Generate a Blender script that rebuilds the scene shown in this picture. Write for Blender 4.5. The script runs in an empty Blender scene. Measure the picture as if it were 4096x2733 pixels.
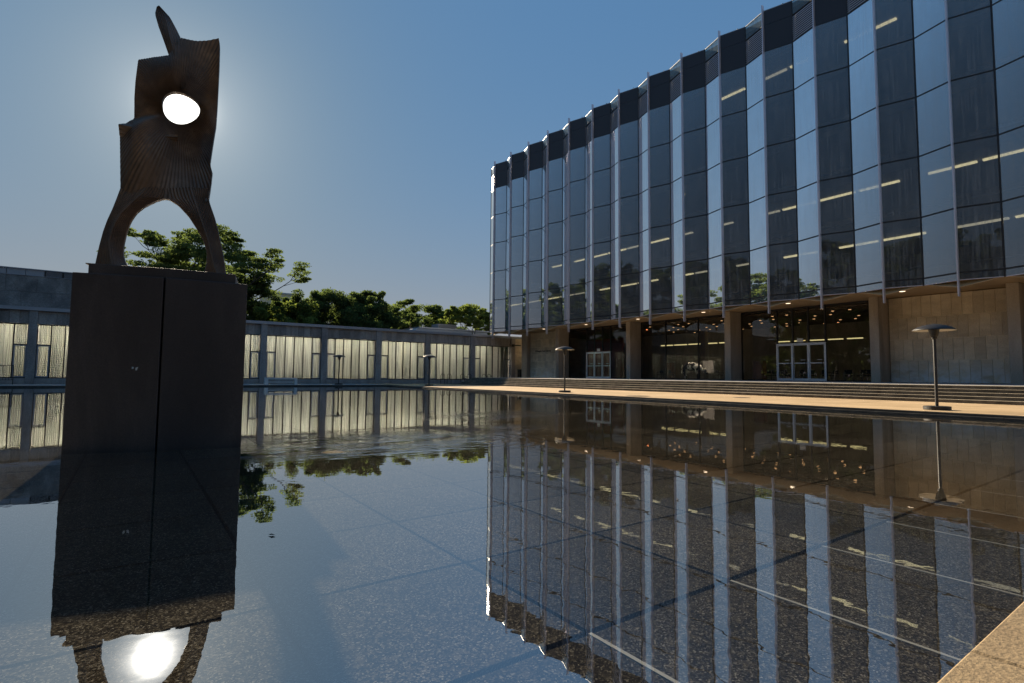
import bpy, bmesh, math, random
import numpy as np
from mathutils import Vector, Matrix
S = bpy.context.scene
COL = S.collection
random.seed(7)
R = math.radians
# ------------------------------------------------------------------ camera
cam_d = bpy.data.cameras.new('camera'); cam = bpy.data.objects.new('camera', cam_d); COL.objects.link(cam)
cam_d.sensor_width = 36; cam_d.lens = 18.676; cam_d.clip_start = .05; cam_d.clip_end = 3000
_r = (0.81343735, -0.58158178, 0.00907305); _u = (-0.04465664, -0.04689172, 0.99790127); _f = (0.57993575, 0.81213534, 0.06411495)
cam.matrix_world = Matrix(((_r[0], _u[0], -_f[0], 0), (_r[1], _u[1], -_f[1], 0), (_r[2], _u[2], -_f[2], 1.2), (0, 0, 0, 1)))
S.camera = cam
S.view_settings.view_transform = 'Standard'; S.view_settings.look = 'None'
S.view_settings.gamma = 1; S.view_settings.use_curve_mapping = False; S.view_settings.exposure = 1.28
S.cycles.max_bounces = 10; S.cycles.transparent_max_bounces = 24; S.cycles.glossy_bounces = 5
S.cycles.caustics_reflective = False; S.cycles.caustics_refractive = False
# ------------------------------------------------------------------ sky and sun
SUN_EL, SUN_AZ = R(23.3), R(2.6)                       # azimuth from +Y towards +X
SUN = Vector((math.cos(SUN_EL)*math.sin(SUN_AZ), math.cos(SUN_EL)*math.cos(SUN_AZ), math.sin(SUN_EL)))
w = bpy.data.worlds.new('World'); S.world = w; w.use_nodes = True
nt = w.node_tree; N = nt.nodes; L = nt.links
bg = N['Background']; bg.inputs[1].default_value = .085
sky = N.new('ShaderNodeTexSky'); sky.sky_type = 'NISHITA'; sky.sun_disc = False
sky.sun_elevation = SUN_EL; sky.sun_rotation = SUN_AZ; sky.altitude = 100; sky.air_density = 1.0; sky.dust_density = .25; sky.ozone_density = 2.5
SKYK = .82
tc = N.new('ShaderNodeTexCoord')
def vmath(op, a, b=None):
    n = N.new('ShaderNodeVectorMath'); n.operation = op; L.new(a, n.inputs[0])
    if b is not None:
        if hasattr(b, 'links'): L.new(b, n.inputs[1])
        else: n.inputs[1].default_value = b
    return n
def fm(tree, op, a, b, c=None, clamp=False):
    n = tree.nodes.new('ShaderNodeMath'); n.operation = op; n.use_clamp = clamp
    for i, v in enumerate((a, b, c)):
        if v is None: continue
        if hasattr(v, 'links'): tree.links.new(v, n.inputs[i])
        else: n.inputs[i].default_value = v
    return n.outputs[0]
nrm = vmath('NORMALIZE', tc.outputs['Generated'])
dot = vmath('DOT_PRODUCT', nrm.outputs[0], tuple(SUN)).outputs['Value']
ang = fm(nt, 'ARCCOSINE', fm(nt, 'MINIMUM', dot, 1.0), None)
core = N.new('ShaderNodeMapRange'); core.interpolation_type = 'SMOOTHSTEP'
core.inputs['From Min'].default_value = .016; core.inputs['From Max'].default_value = .008
core.inputs['To Min'].default_value = 0; core.inputs['To Max'].default_value = 260
L.new(ang, core.inputs['Value'])
a1 = fm(nt, 'MULTIPLY', fm(nt, 'EXPONENT', fm(nt, 'MULTIPLY', ang, -16.0), None), 2.2)
a2 = fm(nt, 'MULTIPLY', fm(nt, 'EXPONENT', fm(nt, 'MULTIPLY', ang, -7.0), None), .12)
glow = N.new('ShaderNodeMix'); glow.data_type = 'RGBA'; glow.blend_type = 'ADD'; glow.inputs[0].default_value = 1
gm = N.new('ShaderNodeMix'); gm.data_type = 'RGBA'; gm.blend_type = 'MULTIPLY'; gm.inputs[0].default_value = 1
gm.inputs[6].default_value = (1, .94, .84, 1)
a0 = fm(nt, 'MULTIPLY', fm(nt, 'EXPONENT', fm(nt, 'MULTIPLY', ang, -115.0), None), 150.0)
L.new(fm(nt, 'ADD', a0, fm(nt, 'ADD', fm(nt, 'ADD', a1, a2), core.outputs[0])), gm.inputs[7])
# tonal compression of the sky brightness only, hue kept
bw = N.new('ShaderNodeRGBToBW'); L.new(sky.outputs[0], bw.inputs[0])
lf = fm(nt, 'MULTIPLY', fm(nt, 'POWER', fm(nt, 'MAXIMUM', bw.outputs[0], .01), -.76), SKYK)
sc = N.new('ShaderNodeMix'); sc.data_type = 'RGBA'; sc.blend_type = 'MULTIPLY'; sc.inputs[0].default_value = 1
L.new(sky.outputs[0], sc.inputs[6]); L.new(lf, sc.inputs[7])
st_ = N.new('ShaderNodeMix'); st_.data_type = 'RGBA'; st_.blend_type = 'MULTIPLY'; st_.inputs[0].default_value = 1; st_.inputs[7].default_value = (.77, 1.09, 1.14, 1)
L.new(sc.outputs[2], st_.inputs[6])
sepn = N.new('ShaderNodeSeparateXYZ'); L.new(nrm.outputs[0], sepn.inputs[0])
hzf = fm(nt, 'MULTIPLY', fm(nt, 'EXPONENT', fm(nt, 'MULTIPLY', fm(nt, 'MAXIMUM', sepn.outputs['Z'], 0.0), -6.0), None), .85)   # grey summer haze low down
hz_ = N.new('ShaderNodeMix'); hz_.data_type = 'RGBA'; L.new(hzf, hz_.inputs[0]); L.new(st_.outputs[2], hz_.inputs[6]); hz_.inputs[7].default_value = (2.25, 1.82, 2.05, 1)
L.new(hz_.outputs[2], glow.inputs[6]); L.new(gm.outputs[2], glow.inputs[7]); L.new(glow.outputs[2], bg.inputs[0])
sd = bpy.data.lights.new('sun', 'SUN'); sd.energy = 4.8; sd.angle = R(.5); sd.color = (1, .84, .62)
sun = bpy.data.objects.new('sun', sd); COL.objects.link(sun); sun.rotation_euler = (-SUN).to_track_quat('-Z', 'Y').to_euler(); sun.location = (0, 0, 60)

# ------------------------------------------------------------------ helpers
def tag(o, label=None, cat=None, group=None, kind=None):
    for k, v in (('label', label), ('category', cat), ('group', group), ('kind', kind)):
        if v: o[k] = v
    return o
def empty(name, loc=(0, 0, 0), label=None, cat=None, group=None, rz=0, kind=None):
    o = bpy.data.objects.new(name, None); COL.objects.link(o); o.location = loc; o.rotation_euler[2] = rz
    o.empty_display_size = .2
    return tag(o, label, cat, group, kind)
def link(name, me, m, parent=None, loc=None):
    o = bpy.data.objects.new(name, me); COL.objects.link(o)
    if m is not None and not me.materials: me.materials.append(m)
    if parent is not None: o.parent = parent
    if loc is not None: o.location = loc
    return o
class MB:
    def __init__(s): s.v = []; s.f = []
    def add(s, vs, fs):
        n = len(s.v); s.v += [tuple(x) for x in vs]; s.f += [tuple(i+n for i in f) for f in fs]; return s
    def box(s, x0, x1, y0, y1, z0, z1):
        return s.add([(x0,y0,z0),(x1,y0,z0),(x1,y1,z0),(x0,y1,z0),(x0,y0,z1),(x1,y0,z1),(x1,y1,z1),(x0,y1,z1)],
                     [(0,3,2,1),(4,5,6,7),(0,1,5,4),(1,2,6,5),(2,3,7,6),(3,0,4,7)])
    def prism(s, poly, z0, z1):           # poly counterclockwise seen from above; z may be per-point lists
        n = len(poly); a = z0 if hasattr(z0, '__len__') else [z0]*n; b = z1 if hasattr(z1, '__len__') else [z1]*n
        s.add([(p[0], p[1], a[i]) for i, p in enumerate(poly)] + [(p[0], p[1], b[i]) for i, p in enumerate(poly)],
              [tuple(range(n))[::-1], tuple(range(n, 2*n))] + [(i, (i+1) % n, n+(i+1) % n, n+i) for i in range(n)])
        return s
    def wallslab(s, p, q, z0, z1, t, za=None, zb=None):   # slab between plan points p and q, thickness t to the right of p->q
        d = Vector((q[0]-p[0], q[1]-p[1])).normalized(); n = Vector((d.y, -d.x))*t
        poly = [(p[0], p[1]), (p[0]+n.x, p[1]+n.y), (q[0]+n.x, q[1]+n.y), (q[0], q[1])]
        a = [z0, z0, za if za is not None else z0, za if za is not None else z0]
        b = [z1, z1, zb if zb is not None else z1, zb if zb is not None else z1]
        return s.prism(poly, a, b)
    def tube(s, pts, r, n=8, cap=True):
        pts = [Vector(p) for p in pts]; rs = r if hasattr(r, '__len__') else [r]*len(pts); rings = []
        prev = None
        for i, p in enumerate(pts):
            d = (pts[min(i+1, len(pts)-1)]-pts[max(i-1, 0)]).normalized()
            if prev is None: a = d.orthogonal().normalized()
            else:
                a = prev - d*prev.dot(d); a = a.normalized() if a.length > 1e-6 else d.orthogonal().normalized()
            prev = a; b = d.cross(a)
            rings.append([p+(a*math.cos(2*math.pi*k/n)+b*math.sin(2*math.pi*k/n))*rs[i] for k in range(n)])
        vs = [x for rg in rings for x in rg]; fs = []
        for i in range(len(pts)-1):
            for k in range(n):
                k2 = (k+1) % n; fs.append((i*n+k, i*n+k2, (i+1)*n+k2, (i+1)*n+k))
        if cap: fs += [tuple(range(n))[::-1], tuple((len(pts)-1)*n+k for k in range(n))]
        return s.add(vs, fs)
    def lathe(s, prof, n=32, c=(0, 0)):
        vs = []; fs = []
        for (r, z) in prof:
            for k in range(n):
                t = 2*math.pi*k/n; vs.append((c[0]+r*math.cos(t), c[1]+r*math.sin(t), z))
        for i in range(len(prof)-1):
            for k in range(n):
                k2 = (k+1) % n; fs.append((i*n+k, i*n+k2, (i+1)*n+k2, (i+1)*n+k))
        return s.add(vs, fs)
    def mesh(s, name, smooth=False):
        me = bpy.data.meshes.new(name); me.from_pydata(s.v, [], s.f); me.update()
        if smooth: me.polygons.foreach_set('use_smooth', [True]*len(me.polygons))
        return me
    def build(s, name, m, parent=None, smooth=False, loc=None, bevel=0):
        me = s.mesh(name, smooth)
        o = link(name, me, m, parent, loc)
        if bevel:
            b = o.modifiers.new('bevel', 'BEVEL'); b.width = bevel; b.segments = 2; b.limit_method = 'ANGLE'
        return o
def dup(o, parent=None):
    c = o.copy(); COL.objects.link(c); c.parent = parent
    for ch in list(o.children): dup(ch, c)
    return c
def box(name, m, parent, *a, bevel=0): return MB().box(*a).build(name, m, parent, bevel=bevel)

# ------------------------------------------------------------------ materials
def mat(name, col=(.5, .5, .5), rough=.7, metal=0, spec=.5):
    m = bpy.data.materials.new(name); m.use_nodes = True; b = m.node_tree.nodes['Principled BSDF']
    b.inputs['Base Color'].default_value = (*col, 1); b.inputs['Roughness'].default_value = rough
    b.inputs['Metallic'].default_value = metal; b.inputs['Specular IOR Level'].default_value = spec
    return m
def nd(m, t, **kw):
    n = m.node_tree.nodes.new(t)
    for k, v in kw.items(): setattr(n, k, v)
    return n
def coords(m, scale=(1, 1, 1), world=True):
    tr = m.node_tree
    mp = nd(m, 'ShaderNodeMapping'); mp.inputs['Scale'].default_value = scale
    if world:
        g = nd(m, 'ShaderNodeNewGeometry'); tr.links.new(g.outputs['Position'], mp.inputs[0])
    else:
        g = nd(m, 'ShaderNodeTexCoord'); tr.links.new(g.outputs['Object'], mp.inputs[0])
    return mp.outputs[0]
def noise(m, vec, scale, detail=4, rough=.55, dist=0):
    n = nd(m, 'ShaderNodeTexNoise'); m.node_tree.links.new(vec, n.inputs['Vector'])
    n.inputs['Scale'].default_value = scale; n.inputs['Detail'].default_value = detail
    n.inputs['Roughness'].default_value = rough; n.inputs['Distortion'].default_value = dist
    return n.outputs['Fac']
def ramp(m, fac, stops):
    n = nd(m, 'ShaderNodeValToRGB'); m.node_tree.links.new(fac, n.inputs[0]); e = n.color_ramp.elements
    while len(e) < len(stops): e.new(.5)
    for i, (p, c) in enumerate(stops): e[i].position = p; e[i].color = (*c, 1) if len(c) == 3 else c
    return n.outputs[0]
def mix(m, fac, a, b, mode='MIX'):
    n = nd(m, 'ShaderNodeMix'); n.data_type = 'RGBA'; n.blend_type = mode
    for i, v in ((0, fac), (6, a), (7, b)):
        if hasattr(v, 'links'): m.node_tree.links.new(v, n.inputs[i])
        else: n.inputs[i].default_value = v if i == 0 else ((*v, 1) if len(v) == 3 else v)
    return n.outputs[2]
def setc(m, c): m.node_tree.links.new(c, m.node_tree.nodes['Principled BSDF'].inputs['Base Color'])
def bump(m, h, strength=.3, dist=.01):
    n = nd(m, 'ShaderNodeBump'); n.inputs['Strength'].default_value = strength; n.inputs['Distance'].default_value = dist
    m.node_tree.links.new(h, n.inputs['Height']); m.node_tree.links.new(n.outputs[0], m.node_tree.nodes['Principled BSDF'].inputs['Normal'])
def weather(name, c0, c1, c2, scale=1.2, fine=30, rough=.85, vert=1.0, rnd=.25, bs=.3, bd=.01):
    """mottled mineral surface: broad stains, fine grain, a random tint per object"""
    m = mat(name, c1, rough); v = coords(m, (1, 1, vert))
    a = noise(m, v, scale, 6, .6, .4); b = noise(m, coords(m), fine, 3, .6)
    c = ramp(m, a, [(.3, c0), (.5, c1), (.7, c2)])
    g = ramp(m, b, [(.3, (.72, .72, .72)), (.7, (1.25, 1.25, 1.25))])
    c = mix(m, 1, c, g, 'MULTIPLY')
    oi = nd(m, 'ShaderNodeObjectInfo')
    t = ramp(m, oi.outputs['Random'], [(0, (1-rnd,)*3), (1, (1+rnd,)*3)])
    setc(m, mix(m, 1, c, t, 'MULTIPLY')); bump(m, b, bs, bd); return m

M = {}
M['plaza'] = weather('plaza_concrete', (.40, .275, .145), (.48, .335, .18), (.55, .39, .225), .5, 60, .85, rnd=.07)
M['walk'] = weather('walkway_concrete', (.22, .155, .085), (.27, .195, .108), (.32, .235, .135), 1.5, 60, .9, rnd=.07, bs=.5, bd=.012)
M['northpave'] = weather('pavement_concrete', (.30, .29, .27), (.36, .35, .33), (.42, .41, .39), .7, 40, .85, rnd=.06)
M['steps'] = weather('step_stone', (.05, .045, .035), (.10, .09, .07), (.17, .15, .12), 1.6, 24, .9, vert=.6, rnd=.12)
M['podium'] = weather('podium_paving', (.24, .23, .22), (.30, .29, .28), (.36, .35, .34), .6, 30, .8, rnd=.08)
M['curb'] = weather('curb_granite', (.03, .028, .024), (.055, .05, .042), (.09, .08, .065), 2, 40, .6, rnd=.1)
M['column'] = weather('column_concrete', (.28, .235, .19), (.38, .325, .265), (.46, .40, .33), 1.1, 26, .9, vert=.15, rnd=.05)
M['lowconc'] = weather('aggregate_concrete', (.26, .24, .23), (.36, .33, .31), (.45, .41, .385), 1.3, 20, .9, vert=.3, rnd=.1)
M['spandrel'] = weather('spandrel_stone', (.22, .20, .185), (.36, .325, .30), (.50, .45, .41), .8, 18, .85, vert=.35, rnd=.22)
M['upper'] = weather('weathered_limestone', (.13, .13, .13), (.25, .24, .23), (.45, .43, .40), .55, 14, .85, vert=.7, rnd=.15)
M['coping'] = mat('zinc_coping', (.34, .36, .40), .45, .3)
M['black'] = mat('black_metal', (.018, .017, .017), .5)
M['frame'] = mat('dark_bronze_frame', (.02, .018, .018), .45, .2)
M['fin'] = mat('anodised_fin', (.60, .58, .64), .38, .5)
M['doorframe'] = mat('aluminium_door_frame', (.62, .66, .74), .35, .35)
M['white'] = weather('white_painted_concrete', (.78, .76, .74), (.84, .82, .80), (.88, .86, .84), 3, 40, .7, rnd=.02)
M['mortar'] = mat('pale_mortar', (.82, .74, .60), .9)
M['rubber'] = mat('dark_joint', (.008, .008, .008), .95, spec=0)
M['joint_white'] = mat('white_joint_sealant', (.55, .52, .48), .8)
M['soffit'] = weather('soffit_plaster', (.42, .28, .15), (.48, .33, .18), (.54, .38, .22), .6, 30, .8, rnd=.03)
M['ceiling'] = weather('interior_plaster', (.22, .22, .22), (.26, .26, .26), (.30, .30, .30), 1, 20, .9, rnd=.04)
M['carpet'] = mat('dark_carpet', (.03, .032, .035), .95)
M['red'] = mat('red_painted_wall', (.20, .018, .014), .7)
M['wood'] = weather('red_brown_wood', (.12, .035, .015), (.20, .06, .028), (.26, .085, .04), 2, 20, .5, vert=.2)
M['woodslat'] = weather('ceiling_boards', (.055, .034, .018), (.08, .05, .027), (.11, .068, .036), 3, 20, .7, vert=1)
M['chrome'] = mat('chrome_tube', (.6, .62, .65), .2, 1)
M['seat'] = mat('black_upholstery', (.015, .015, .017), .8)
M['ground'] = weather('grass_ground', (.035, .05, .018), (.05, .07, .025), (.07, .09, .035), .08, 3, .95)
M['roof'] = mat('roof_membrane', (.42, .43, .45), .7)
M['paper'] = mat('white_paper', (.75, .74, .7), .8)
M['tyre'] = mat('rubber_tyre', (.02, .02, .02), .8)
M['bark'] = weather('bark', (.035, .028, .02), (.055, .045, .035), (.08, .065, .05), 3, 15, .95)

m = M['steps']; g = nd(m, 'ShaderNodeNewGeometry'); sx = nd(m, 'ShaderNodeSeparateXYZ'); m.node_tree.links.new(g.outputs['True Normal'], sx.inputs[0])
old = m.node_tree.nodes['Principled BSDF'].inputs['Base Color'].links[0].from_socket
setc(m, mix(m, fm(m.node_tree, 'GREATER_THAN', sx.outputs['Z'], .3), old, mix(m, .35, (.46, .37, .25), old)))   # sunlight painted into the treads as lighter tan; risers keep dark stone
# stone panel: buff limestone with mineral bloom near the floor
m = weather('buff_limestone', (.52, .44, .315), (.64, .55, .41), (.74, .65, .50), .9, 22, .8, vert=2.2, rnd=.16)
g = nd(m, 'ShaderNodeNewGeometry'); sx = nd(m, 'ShaderNodeSeparateXYZ'); m.node_tree.links.new(g.outputs['Position'], sx.inputs[0])
hz = nd(m, 'ShaderNodeMapRange'); hz.inputs['From Min'].default_value = 2.7; hz.inputs['From Max'].default_value = 1.1; m.node_tree.links.new(sx.outputs['Z'], hz.inputs['Value'])
fac = fm(m.node_tree, 'MULTIPLY', hz.outputs[0], ramp(m, noise(m, coords(m, (1, 1, 1.6)), 1.4, 6, .65, .6), [(.38, (0, 0, 0)), (.6, (1, 1, 1))]))
b = m.node_tree.nodes['Principled BSDF']; old = b.inputs['Base Color'].links[0].from_socket
setc(m, mix(m, fm(m.node_tree, 'MULTIPLY', fac, .9), old, (.78, .78, .79))); M['stone'] = m

# polished black granite with brown and pale flecks
def granite():
    m = mat('pool_granite', (.04, .036, .03), .9, spec=0)
    v = coords(m)
    vo = nd(m, 'ShaderNodeTexVoronoi'); vo.inputs['Scale'].default_value = 125; m.node_tree.links.new(v, vo.inputs['Vector'])
    sp = nd(m, 'ShaderNodeSeparateColor'); m.node_tree.links.new(vo.outputs['Color'], sp.inputs[0])
    base = ramp(m, sp.outputs[0], [(0, (.016, .014, .0125)), (.45, (.032, .0275, .0225)), (.72, (.062, .053, .042)), (.90, (.12, .105, .085)), (.985, (.22, .20, .175))])
    vo2 = nd(m, 'ShaderNodeTexVoronoi'); vo2.inputs['Scale'].default_value = 32; m.node_tree.links.new(v, vo2.inputs['Vector'])
    sp2 = nd(m, 'ShaderNodeSeparateColor'); m.node_tree.links.new(vo2.outputs['Color'], sp2.inputs[0])
    patch = ramp(m, sp2.outputs[1], [(.88, (0, 0, 0)), (.96, (.35, .35, .35))])
    c = mix(m, patch, base, (.12, .102, .08))
    big = ramp(m, noise(m, v, .6, 5, .6, .5), [(.3, (1.15, 1.10, 1.03)), (.7, (2.2, 2.07, 1.9))])
    c = mix(m, 1, c, big, 'MULTIPLY')
    oi = nd(m, 'ShaderNodeObjectInfo'); t = ramp(m, oi.outputs['Random'], [(0, (.82,)*3), (1, (1.18,)*3)])
    setc(m, mix(m, 1, c, t, 'MULTIPLY')); return m
M['granite'] = granite()

def schlick(m, ior, normal=None, power=5.0, gain=1.0):
    """Fresnel reflectance that is the same from either side (light must also get back out)"""
    t = m.node_tree; g = nd(m, 'ShaderNodeNewGeometry'); dp = nd(m, 'ShaderNodeVectorMath', operation='DOT_PRODUCT')
    t.links.new(g.outputs['Incoming'], dp.inputs[0]); t.links.new(normal if normal is not None else g.outputs['Normal'], dp.inputs[1])
    f0 = ((ior-1)/(ior+1))**2
    c = fm(t, 'SUBTRACT', 1.0, fm(t, 'ABSOLUTE', dp.outputs['Value'], None), clamp=True)
    return fm(t, 'ADD', fm(t, 'MULTIPLY', fm(t, 'MINIMUM', fm(t, 'MULTIPLY', fm(t, 'POWER', c, power), gain), .85 if gain > 1.5 else 1.0), 1-f0), f0)
def water_mat():
    m = bpy.data.materials.new('still_water'); m.use_nodes = True; t = m.node_tree; t.nodes.clear()
    out = nd(m, 'ShaderNodeOutputMaterial'); mx = nd(m, 'ShaderNodeMixShader'); tr = nd(m, 'ShaderNodeBsdfTransparent'); gl = nd(m, 'ShaderNodeBsdfGlossy')
    tr.inputs[0].default_value = (.86, .88, .86, 1); gl.inputs['Roughness'].default_value = 0.0; gl.inputs[0].default_value = (1, 1, 1, 1)
    v = coords(m)
    # calm with a faint tremble, and three patches where a breeze ripples it
    n1 = noise(m, coords(m, (1, 1, 1)), 5.5, 2, .5)
    n2 = noise(m, coords(m, (1.0, 1.8, 1)), 7, 3, .6, 1.2)
    geo = nd(m, 'ShaderNodeNewGeometry')
    def patch(cx, cy, rx, ry):
        mp = nd(m, 'ShaderNodeMapping'); mp.vector_type = 'TEXTURE'; mp.inputs['Location'].default_value = (cx, cy, 0); mp.inputs['Scale'].default_value = (rx, ry, 1)
        t.links.new(geo.outputs['Position'], mp.inputs[0])
        ln = nd(m, 'ShaderNodeVectorMath', operation='LENGTH'); t.links.new(mp.outputs[0], ln.inputs[0])
        mr = nd(m, 'ShaderNodeMapRange'); mr.interpolation_type = 'SMOOTHSTEP'; mr.inputs['From Min'].default_value = 1; mr.inputs['From Max'].default_value = .35
        t.links.new(ln.outputs['Value'], mr.inputs['Value']); return mr.outputs[0]
    pa = fm(t, 'MAXIMUM', patch(3.6, 9.2, 3.4, 2.2), patch(-3.5, 8.4, 2.6, .9)); pa = fm(t, 'MAXIMUM', pa, patch(9.5, 13.5, 3.5, 2.6)); pa = fm(t, 'MAXIMUM', pa, fm(t, 'MULTIPLY', patch(7.0, 10.0, 1.8, 1.4), .6))
    wn = ramp(m, noise(m, coords(m, (.5, 1.3, 1)), 1.1, 3), [(.36, (0, 0, 0)), (.56, (1, 1, 1))])
    n3 = noise(m, coords(m, (1.0, 2.0, 1)), 3.2, 3, .5, .8)
    # rings spreading from a point
    mp = nd(m, 'ShaderNodeMapping'); mp.inputs['Location'].default_value = (-5.2, -8.6, 0); t.links.new(geo.outputs['Position'], mp.inputs[0])
    ln = nd(m, 'ShaderNodeVectorMath', operation='LENGTH'); t.links.new(mp.outputs[0], ln.inputs[0])
    ring = fm(t, 'MULTIPLY', fm(t, 'SINE', fm(t, 'ADD', fm(t, 'MULTIPLY', ln.outputs['Value'], 21.0), fm(t, 'MULTIPLY', n1, 5.0)), None), fm(t, 'MULTIPLY', patch(5.2, 8.6, 2.3, 1.9), .085))
    h = fm(t, 'ADD', fm(t, 'MULTIPLY', n1, .055), fm(t, 'MULTIPLY', fm(t, 'MULTIPLY', n3, fm(t, 'MULTIPLY', pa, wn)), 1.25))
    h = fm(t, 'ADD', fm(t, 'ADD', h, ring), fm(t, 'MULTIPLY', fm(t, 'MULTIPLY', n2, fm(t, 'MULTIPLY', pa, wn)), .25))
    bp = nd(m, 'ShaderNodeBump'); bp.inputs['Strength'].default_value = 1; bp.inputs['Distance'].default_value = .0075; t.links.new(h, bp.inputs['Height'])
    t.links.new(bp.outputs[0], gl.inputs['Normal']); fr = schlick(m, WATER_IOR, bp.outputs[0])
    t.links.new(fr, mx.inputs[0]); t.links.new(tr.outputs[0], mx.inputs[1]); t.links.new(gl.outputs[0], mx.inputs[2]); t.links.new(mx.outputs[0], out.inputs[0])
    return m
WATER_IOR = 4.3
M['water'] = water_mat()
def glass_mat(name, tint, ior, rough=0.0, streak=0.0, gcol=(1, 1, 1), coat=0):
    m = bpy.data.materials.new(name); m.use_nodes = True; t = m.node_tree; t.nodes.clear()
    out = nd(m, 'ShaderNodeOutputMaterial'); mx = nd(m, 'ShaderNodeMixShader'); tr = nd(m, 'ShaderNodeBsdfTransparent'); gl = nd(m, 'ShaderNodeBsdfGlossy')
    tr.inputs[0].default_value = (*tint, 1); gl.inputs['Roughness'].default_value = rough; gl.inputs[0].default_value = (*gcol, 1)
    fo = schlick(m, ior, None, 2.6, coat) if coat else schlick(m, ior)      # coated glass climbs faster with the angle
    t.links.new(fo, mx.inputs[0]); t.links.new(tr.outputs[0], mx.inputs[1]); t.links.new(gl.outputs[0], mx.inputs[2])
    last = mx.outputs[0]
    if streak:                              # rain streaks and dust film
        d = nd(m, 'ShaderNodeBsdfDiffuse'); d.inputs[0].default_value = (.44, .53, .62, 1)
        a = noise(m, coords(m, (9, 9, .35)), 1.0, 4, .6); b2 = noise(m, coords(m), 1.3, 3)
        f = fm(t, 'MULTIPLY', ramp(m, a, [(.45, (0, 0, 0)), (.75, (1, 1, 1))]), streak)
        f = fm(t, 'ADD', f, fm(t, 'MULTIPLY', b2, streak*.9))
        m2 = nd(m, 'ShaderNodeMixShader'); t.links.new(f, m2.inputs[0]); t.links.new(last, m2.inputs[1]); t.links.new(d.outputs[0], m2.inputs[2]); last = m2.outputs[0]
    # slightly wavy float glass
    bp = nd(m, 'ShaderNodeBump'); bp.inputs['Strength'].default_value = .25; bp.inputs['Distance'].default_value = .006
    t.links.new(noise(m, coords(m), .9, 1), bp.inputs['Height']); t.links.new(bp.outputs[0], gl.inputs['Normal'])
    t.links.new(last, out.inputs[0]); return m
M['tglass'] = glass_mat('tinted_tower_glass', (.50, .52, .55), 1.58, 0, .19, coat=19)
M['hglass'] = glass_mat('hall_glass', (.86, .86, .84), 1.5, 0, .008)
M['lglass'] = glass_mat('low_window_glass', (.93, .94, .93), 1.5, 0, .015)
M['darkpanel'] = mat('dark_spandrel_panel', (.028, .027, .032), .35, .2)
M['palepanel'] = glass_mat('parapet_glass', (.6, .66, .66), 1.6, 0, .12)
def emis(name, c, s):
    m = mat(name, c); b = m.node_tree.nodes['Principled BSDF']; b.inputs['Emission Color'].default_value = (*c, 1); b.inputs['Emission Strength'].default_value = s; return m
M['tube'] = emis('fluorescent_tube', (1, .82, .42), 1.1)
M['tube2'] = emis('fluorescent_tube_dim', (1, .86, .55), .5)
M['halltube'] = emis('hall_fluorescent', (1, .85, .4), .38)
M['curtainfill'] = emis('added_curtain_fill', (1, .90, .72), 12.0)  # added emitter that makes the curtains glow from behind
M['down'] = emis('warm_downlight', (1, .55, .25), .62)
M['soffitlight'] = emis('soffit_downlight', (1, .75, .5), 1.0)
def curtain_mat():
    m = bpy.data.materials.new('pleated_curtain'); m.use_nodes = True; t = m.node_tree; t.nodes.clear()
    v = coords(m, (1, 1, .02)); a = noise(m, v, 2.2, 3, .6); b = noise(m, v, 14, 2, .5)
    c = ramp(m, a, [(.3, (.60, .63, .60)), (.6, (.76, .77, .70)), (.75, (.84, .83, .74))])
    c = mix(m, 1, c, ramp(m, b, [(.3, (.45, .45, .47)), (.65, (1.0, 1.0, .96))]), 'MULTIPLY')
    out = nd(m, 'ShaderNodeOutputMaterial'); d = nd(m, 'ShaderNodeBsdfDiffuse'); tl = nd(m, 'ShaderNodeBsdfTranslucent'); mx = nd(m, 'ShaderNodeMixShader'); mx.inputs[0].default_value = .5
    t.links.new(c, d.inputs[0]); t.links.new(c, tl.inputs[0]); t.links.new(d.outputs[0], mx.inputs[1]); t.links.new(tl.outputs[0], mx.inputs[2]); t.links.new(mx.outputs[0], out.inputs[0]); return m
M['curtain'] = curtain_mat()
def leaf_mat(name, c0, c1):
    m = bpy.data.materials.new(name); m.use_nodes = True; t = m.node_tree; t.nodes.clear()
    out = nd(m, 'ShaderNodeOutputMaterial'); d = nd(m, 'ShaderNodeBsdfDiffuse'); tl = nd(m, 'ShaderNodeBsdfTranslucent'); mx = nd(m, 'ShaderNodeMixShader'); mx.inputs[0].default_value = .55
    n = noise(m, coords(m), .55, 4, .6); c = ramp(m, n, [(.3, c0), (.7, c1)])
    t.links.new(c, d.inputs[0]); br = mix(m, 1, c, (1.6, 1.7, .9), 'MULTIPLY'); t.links.new(br, tl.inputs[0])
    t.links.new(d.outputs[0], mx.inputs[1]); t.links.new(tl.outputs[0], mx.inputs[2]); t.links.new(mx.outputs[0], out.inputs[0]); return m
M['leafA'] = leaf_mat('locust_leaves', (.055, .075, .036), (.125, .155, .068))
M['leafB'] = leaf_mat('elm_leaves', (.05, .07, .037), (.11, .14, .062))
M['leafC'] = leaf_mat('bright_leaves', (.09, .115, .04), (.18, .21, .075))
def bronze():
    m = mat('bronze_rods', (.10, .065, .04), .45, .35)
    n = noise(m, coords(m), 3.5, 5, .6, .5)
    setc(m, ramp(m, n, [(.3, (.09, .062, .046)), (.6, (.17, .115, .08)), (.8, (.27, .185, .125))]))
    return m
M['bronze'] = bronze()
M['pedestal'] = weather('bronzed_pedestal_plate', (.016, .011, .011), (.038, .028, .026), (.085, .064, .056), .9, 50, .55, vert=.25, rnd=.1, bs=.12)
def cow_mat():
    m = mat('black_and_white_cow_paint', (.7, .66, .6), .45)
    n = noise(m, coords(m, (1, 1, 1), False), 2.3, 1, .4, .5)
    setc(m, ramp(m, n, [(.49, (.72, .68, .6)), (.51, (.02, .018, .018))])); return m
M['cow'] = cow_mat()

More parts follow.
